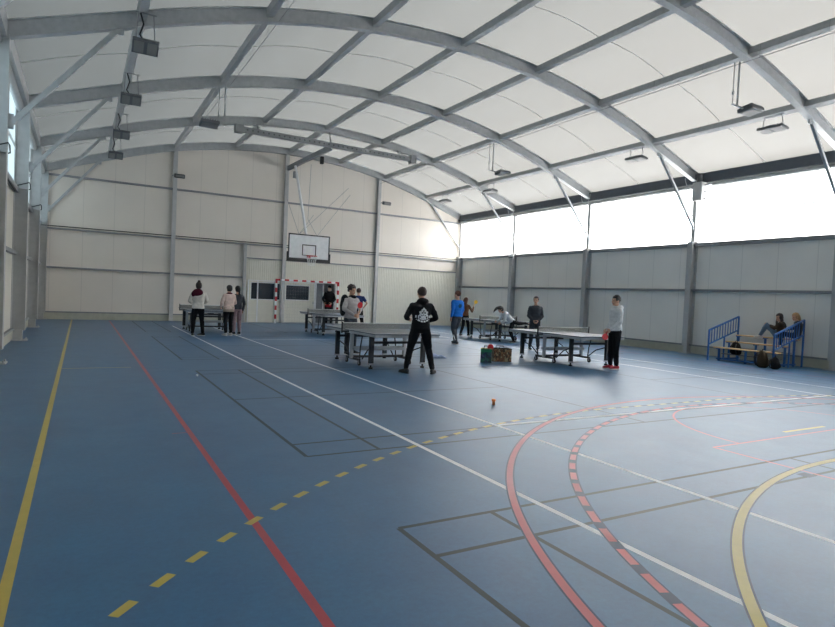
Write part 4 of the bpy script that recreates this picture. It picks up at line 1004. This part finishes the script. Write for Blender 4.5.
# crumpled pale blue cloth
b = MB(); n = 26; vs = []; fs = []
for i in range(n):
    for j in range(n):
        x = (i/(n-1)-.5)*.52; y = (j/(n-1)-.5)*.3; e = max(0, 1-(2*i/(n-1)-1)**4)*max(0, 1-(2*j/(n-1)-1)**4)
        z = .008+e*(.07+.07*noise.noise(V((x*7, y*9, 1)))+.03*noise.noise(V((x*18, y*18, 5)))); vs.append((x, y, max(.004, z)))
for i in range(n-1):
    for j in range(n-1): q = i*n+j; fs.append((q, q+n, q+n+1, q+1))
b.add(vs, fs); o = b.build('folded_jacket', 'pale_blue', None, smooth=True, fix=False); o.location = (7.95, 12.75, 0); o.rotation_euler = (0, 0, -.5)
sm = o.modifiers.new('t', 'SOLIDIFY'); sm.thickness = .004; tag(o, 'crumpled pale blue cloth on the floor behind the middle table', 'cloth')

# ------------------------------------------------------------------ daylight
wd = bpy.data.worlds.new('overcast_sky'); bpy.context.scene.world = wd; wd.use_nodes = True; nt = wd.node_tree
bg = nt.nodes['Background']; tc = nt.nodes.new('ShaderNodeTexCoord')
dp = nt.nodes.new('ShaderNodeVectorMath'); dp.operation = 'DOT_PRODUCT'; dp.inputs[1].default_value = V((1, .45, .1)).normalized(); nt.links.new(tc.outputs['Generated'], dp.inputs[0])
mr = nt.nodes.new('ShaderNodeMapRange'); mr.inputs['From Min'].default_value = SKY_0; mr.inputs['From Max'].default_value = 1; mr.inputs['To Min'].default_value = 0; mr.inputs['To Max'].default_value = 1
nt.links.new(dp.outputs['Value'], mr.inputs['Value'])
pw = nt.nodes.new('ShaderNodeMath'); pw.operation = 'POWER'; pw.inputs[1].default_value = SKY_P; nt.links.new(mr.outputs['Result'], pw.inputs[0])
ma = nt.nodes.new('ShaderNodeMath'); ma.operation = 'MULTIPLY_ADD'; ma.inputs[1].default_value = SKY_B; ma.inputs[2].default_value = SKY_A; nt.links.new(pw.outputs[0], ma.inputs[0])
nt.links.new(ma.outputs[0], bg.inputs['Strength'])
mx = nt.nodes.new('ShaderNodeMix'); mx.data_type = 'RGBA'; mx.inputs[6].default_value = (.66, .89, 1.0, 1); mx.inputs[7].default_value = (1.0, .962, .935, 1)
nt.links.new(mr.outputs['Result'], mx.inputs[0]); nt.links.new(mx.outputs[2], bg.inputs['Color'])

# ------------------------------------------------------------------ camera
yaw, pitch, roll = .52236, -.02901, .04449
f = V((math.sin(yaw)*math.cos(pitch), math.cos(yaw)*math.cos(pitch), math.sin(pitch))); r = V((math.cos(yaw), -math.sin(yaw), 0)); u = r.cross(f)
r2 = r*math.cos(roll)+u*math.sin(roll); u2 = -r*math.sin(roll)+u*math.cos(roll)
cam = bpy.data.cameras.new('camera'); co = bpy.data.objects.new('camera', cam); C.objects.link(co)
mw = Matrix((r2, u2, -f)).transposed().to_4x4(); mw.translation = V((0, 0, 1.545)); co.matrix_world = mw
cam.sensor_width = 36; cam.lens = 585.92/835*36; cam.clip_start = .05; cam.clip_end = 200
sc = bpy.context.scene; sc.camera = co
sc.view_settings.view_transform = 'Standard'; sc.view_settings.look = 'None'; sc.view_settings.gamma = 1; sc.view_settings.use_curve_mapping = False
sc.view_settings.exposure = .13
sc.cycles.max_bounces = 10; sc.cycles.diffuse_bounces = 6; sc.cycles.transmission_bounces = 6; sc.cycles.transparent_max_bounces = 12
sc.cycles.sample_clamp_indirect = 6
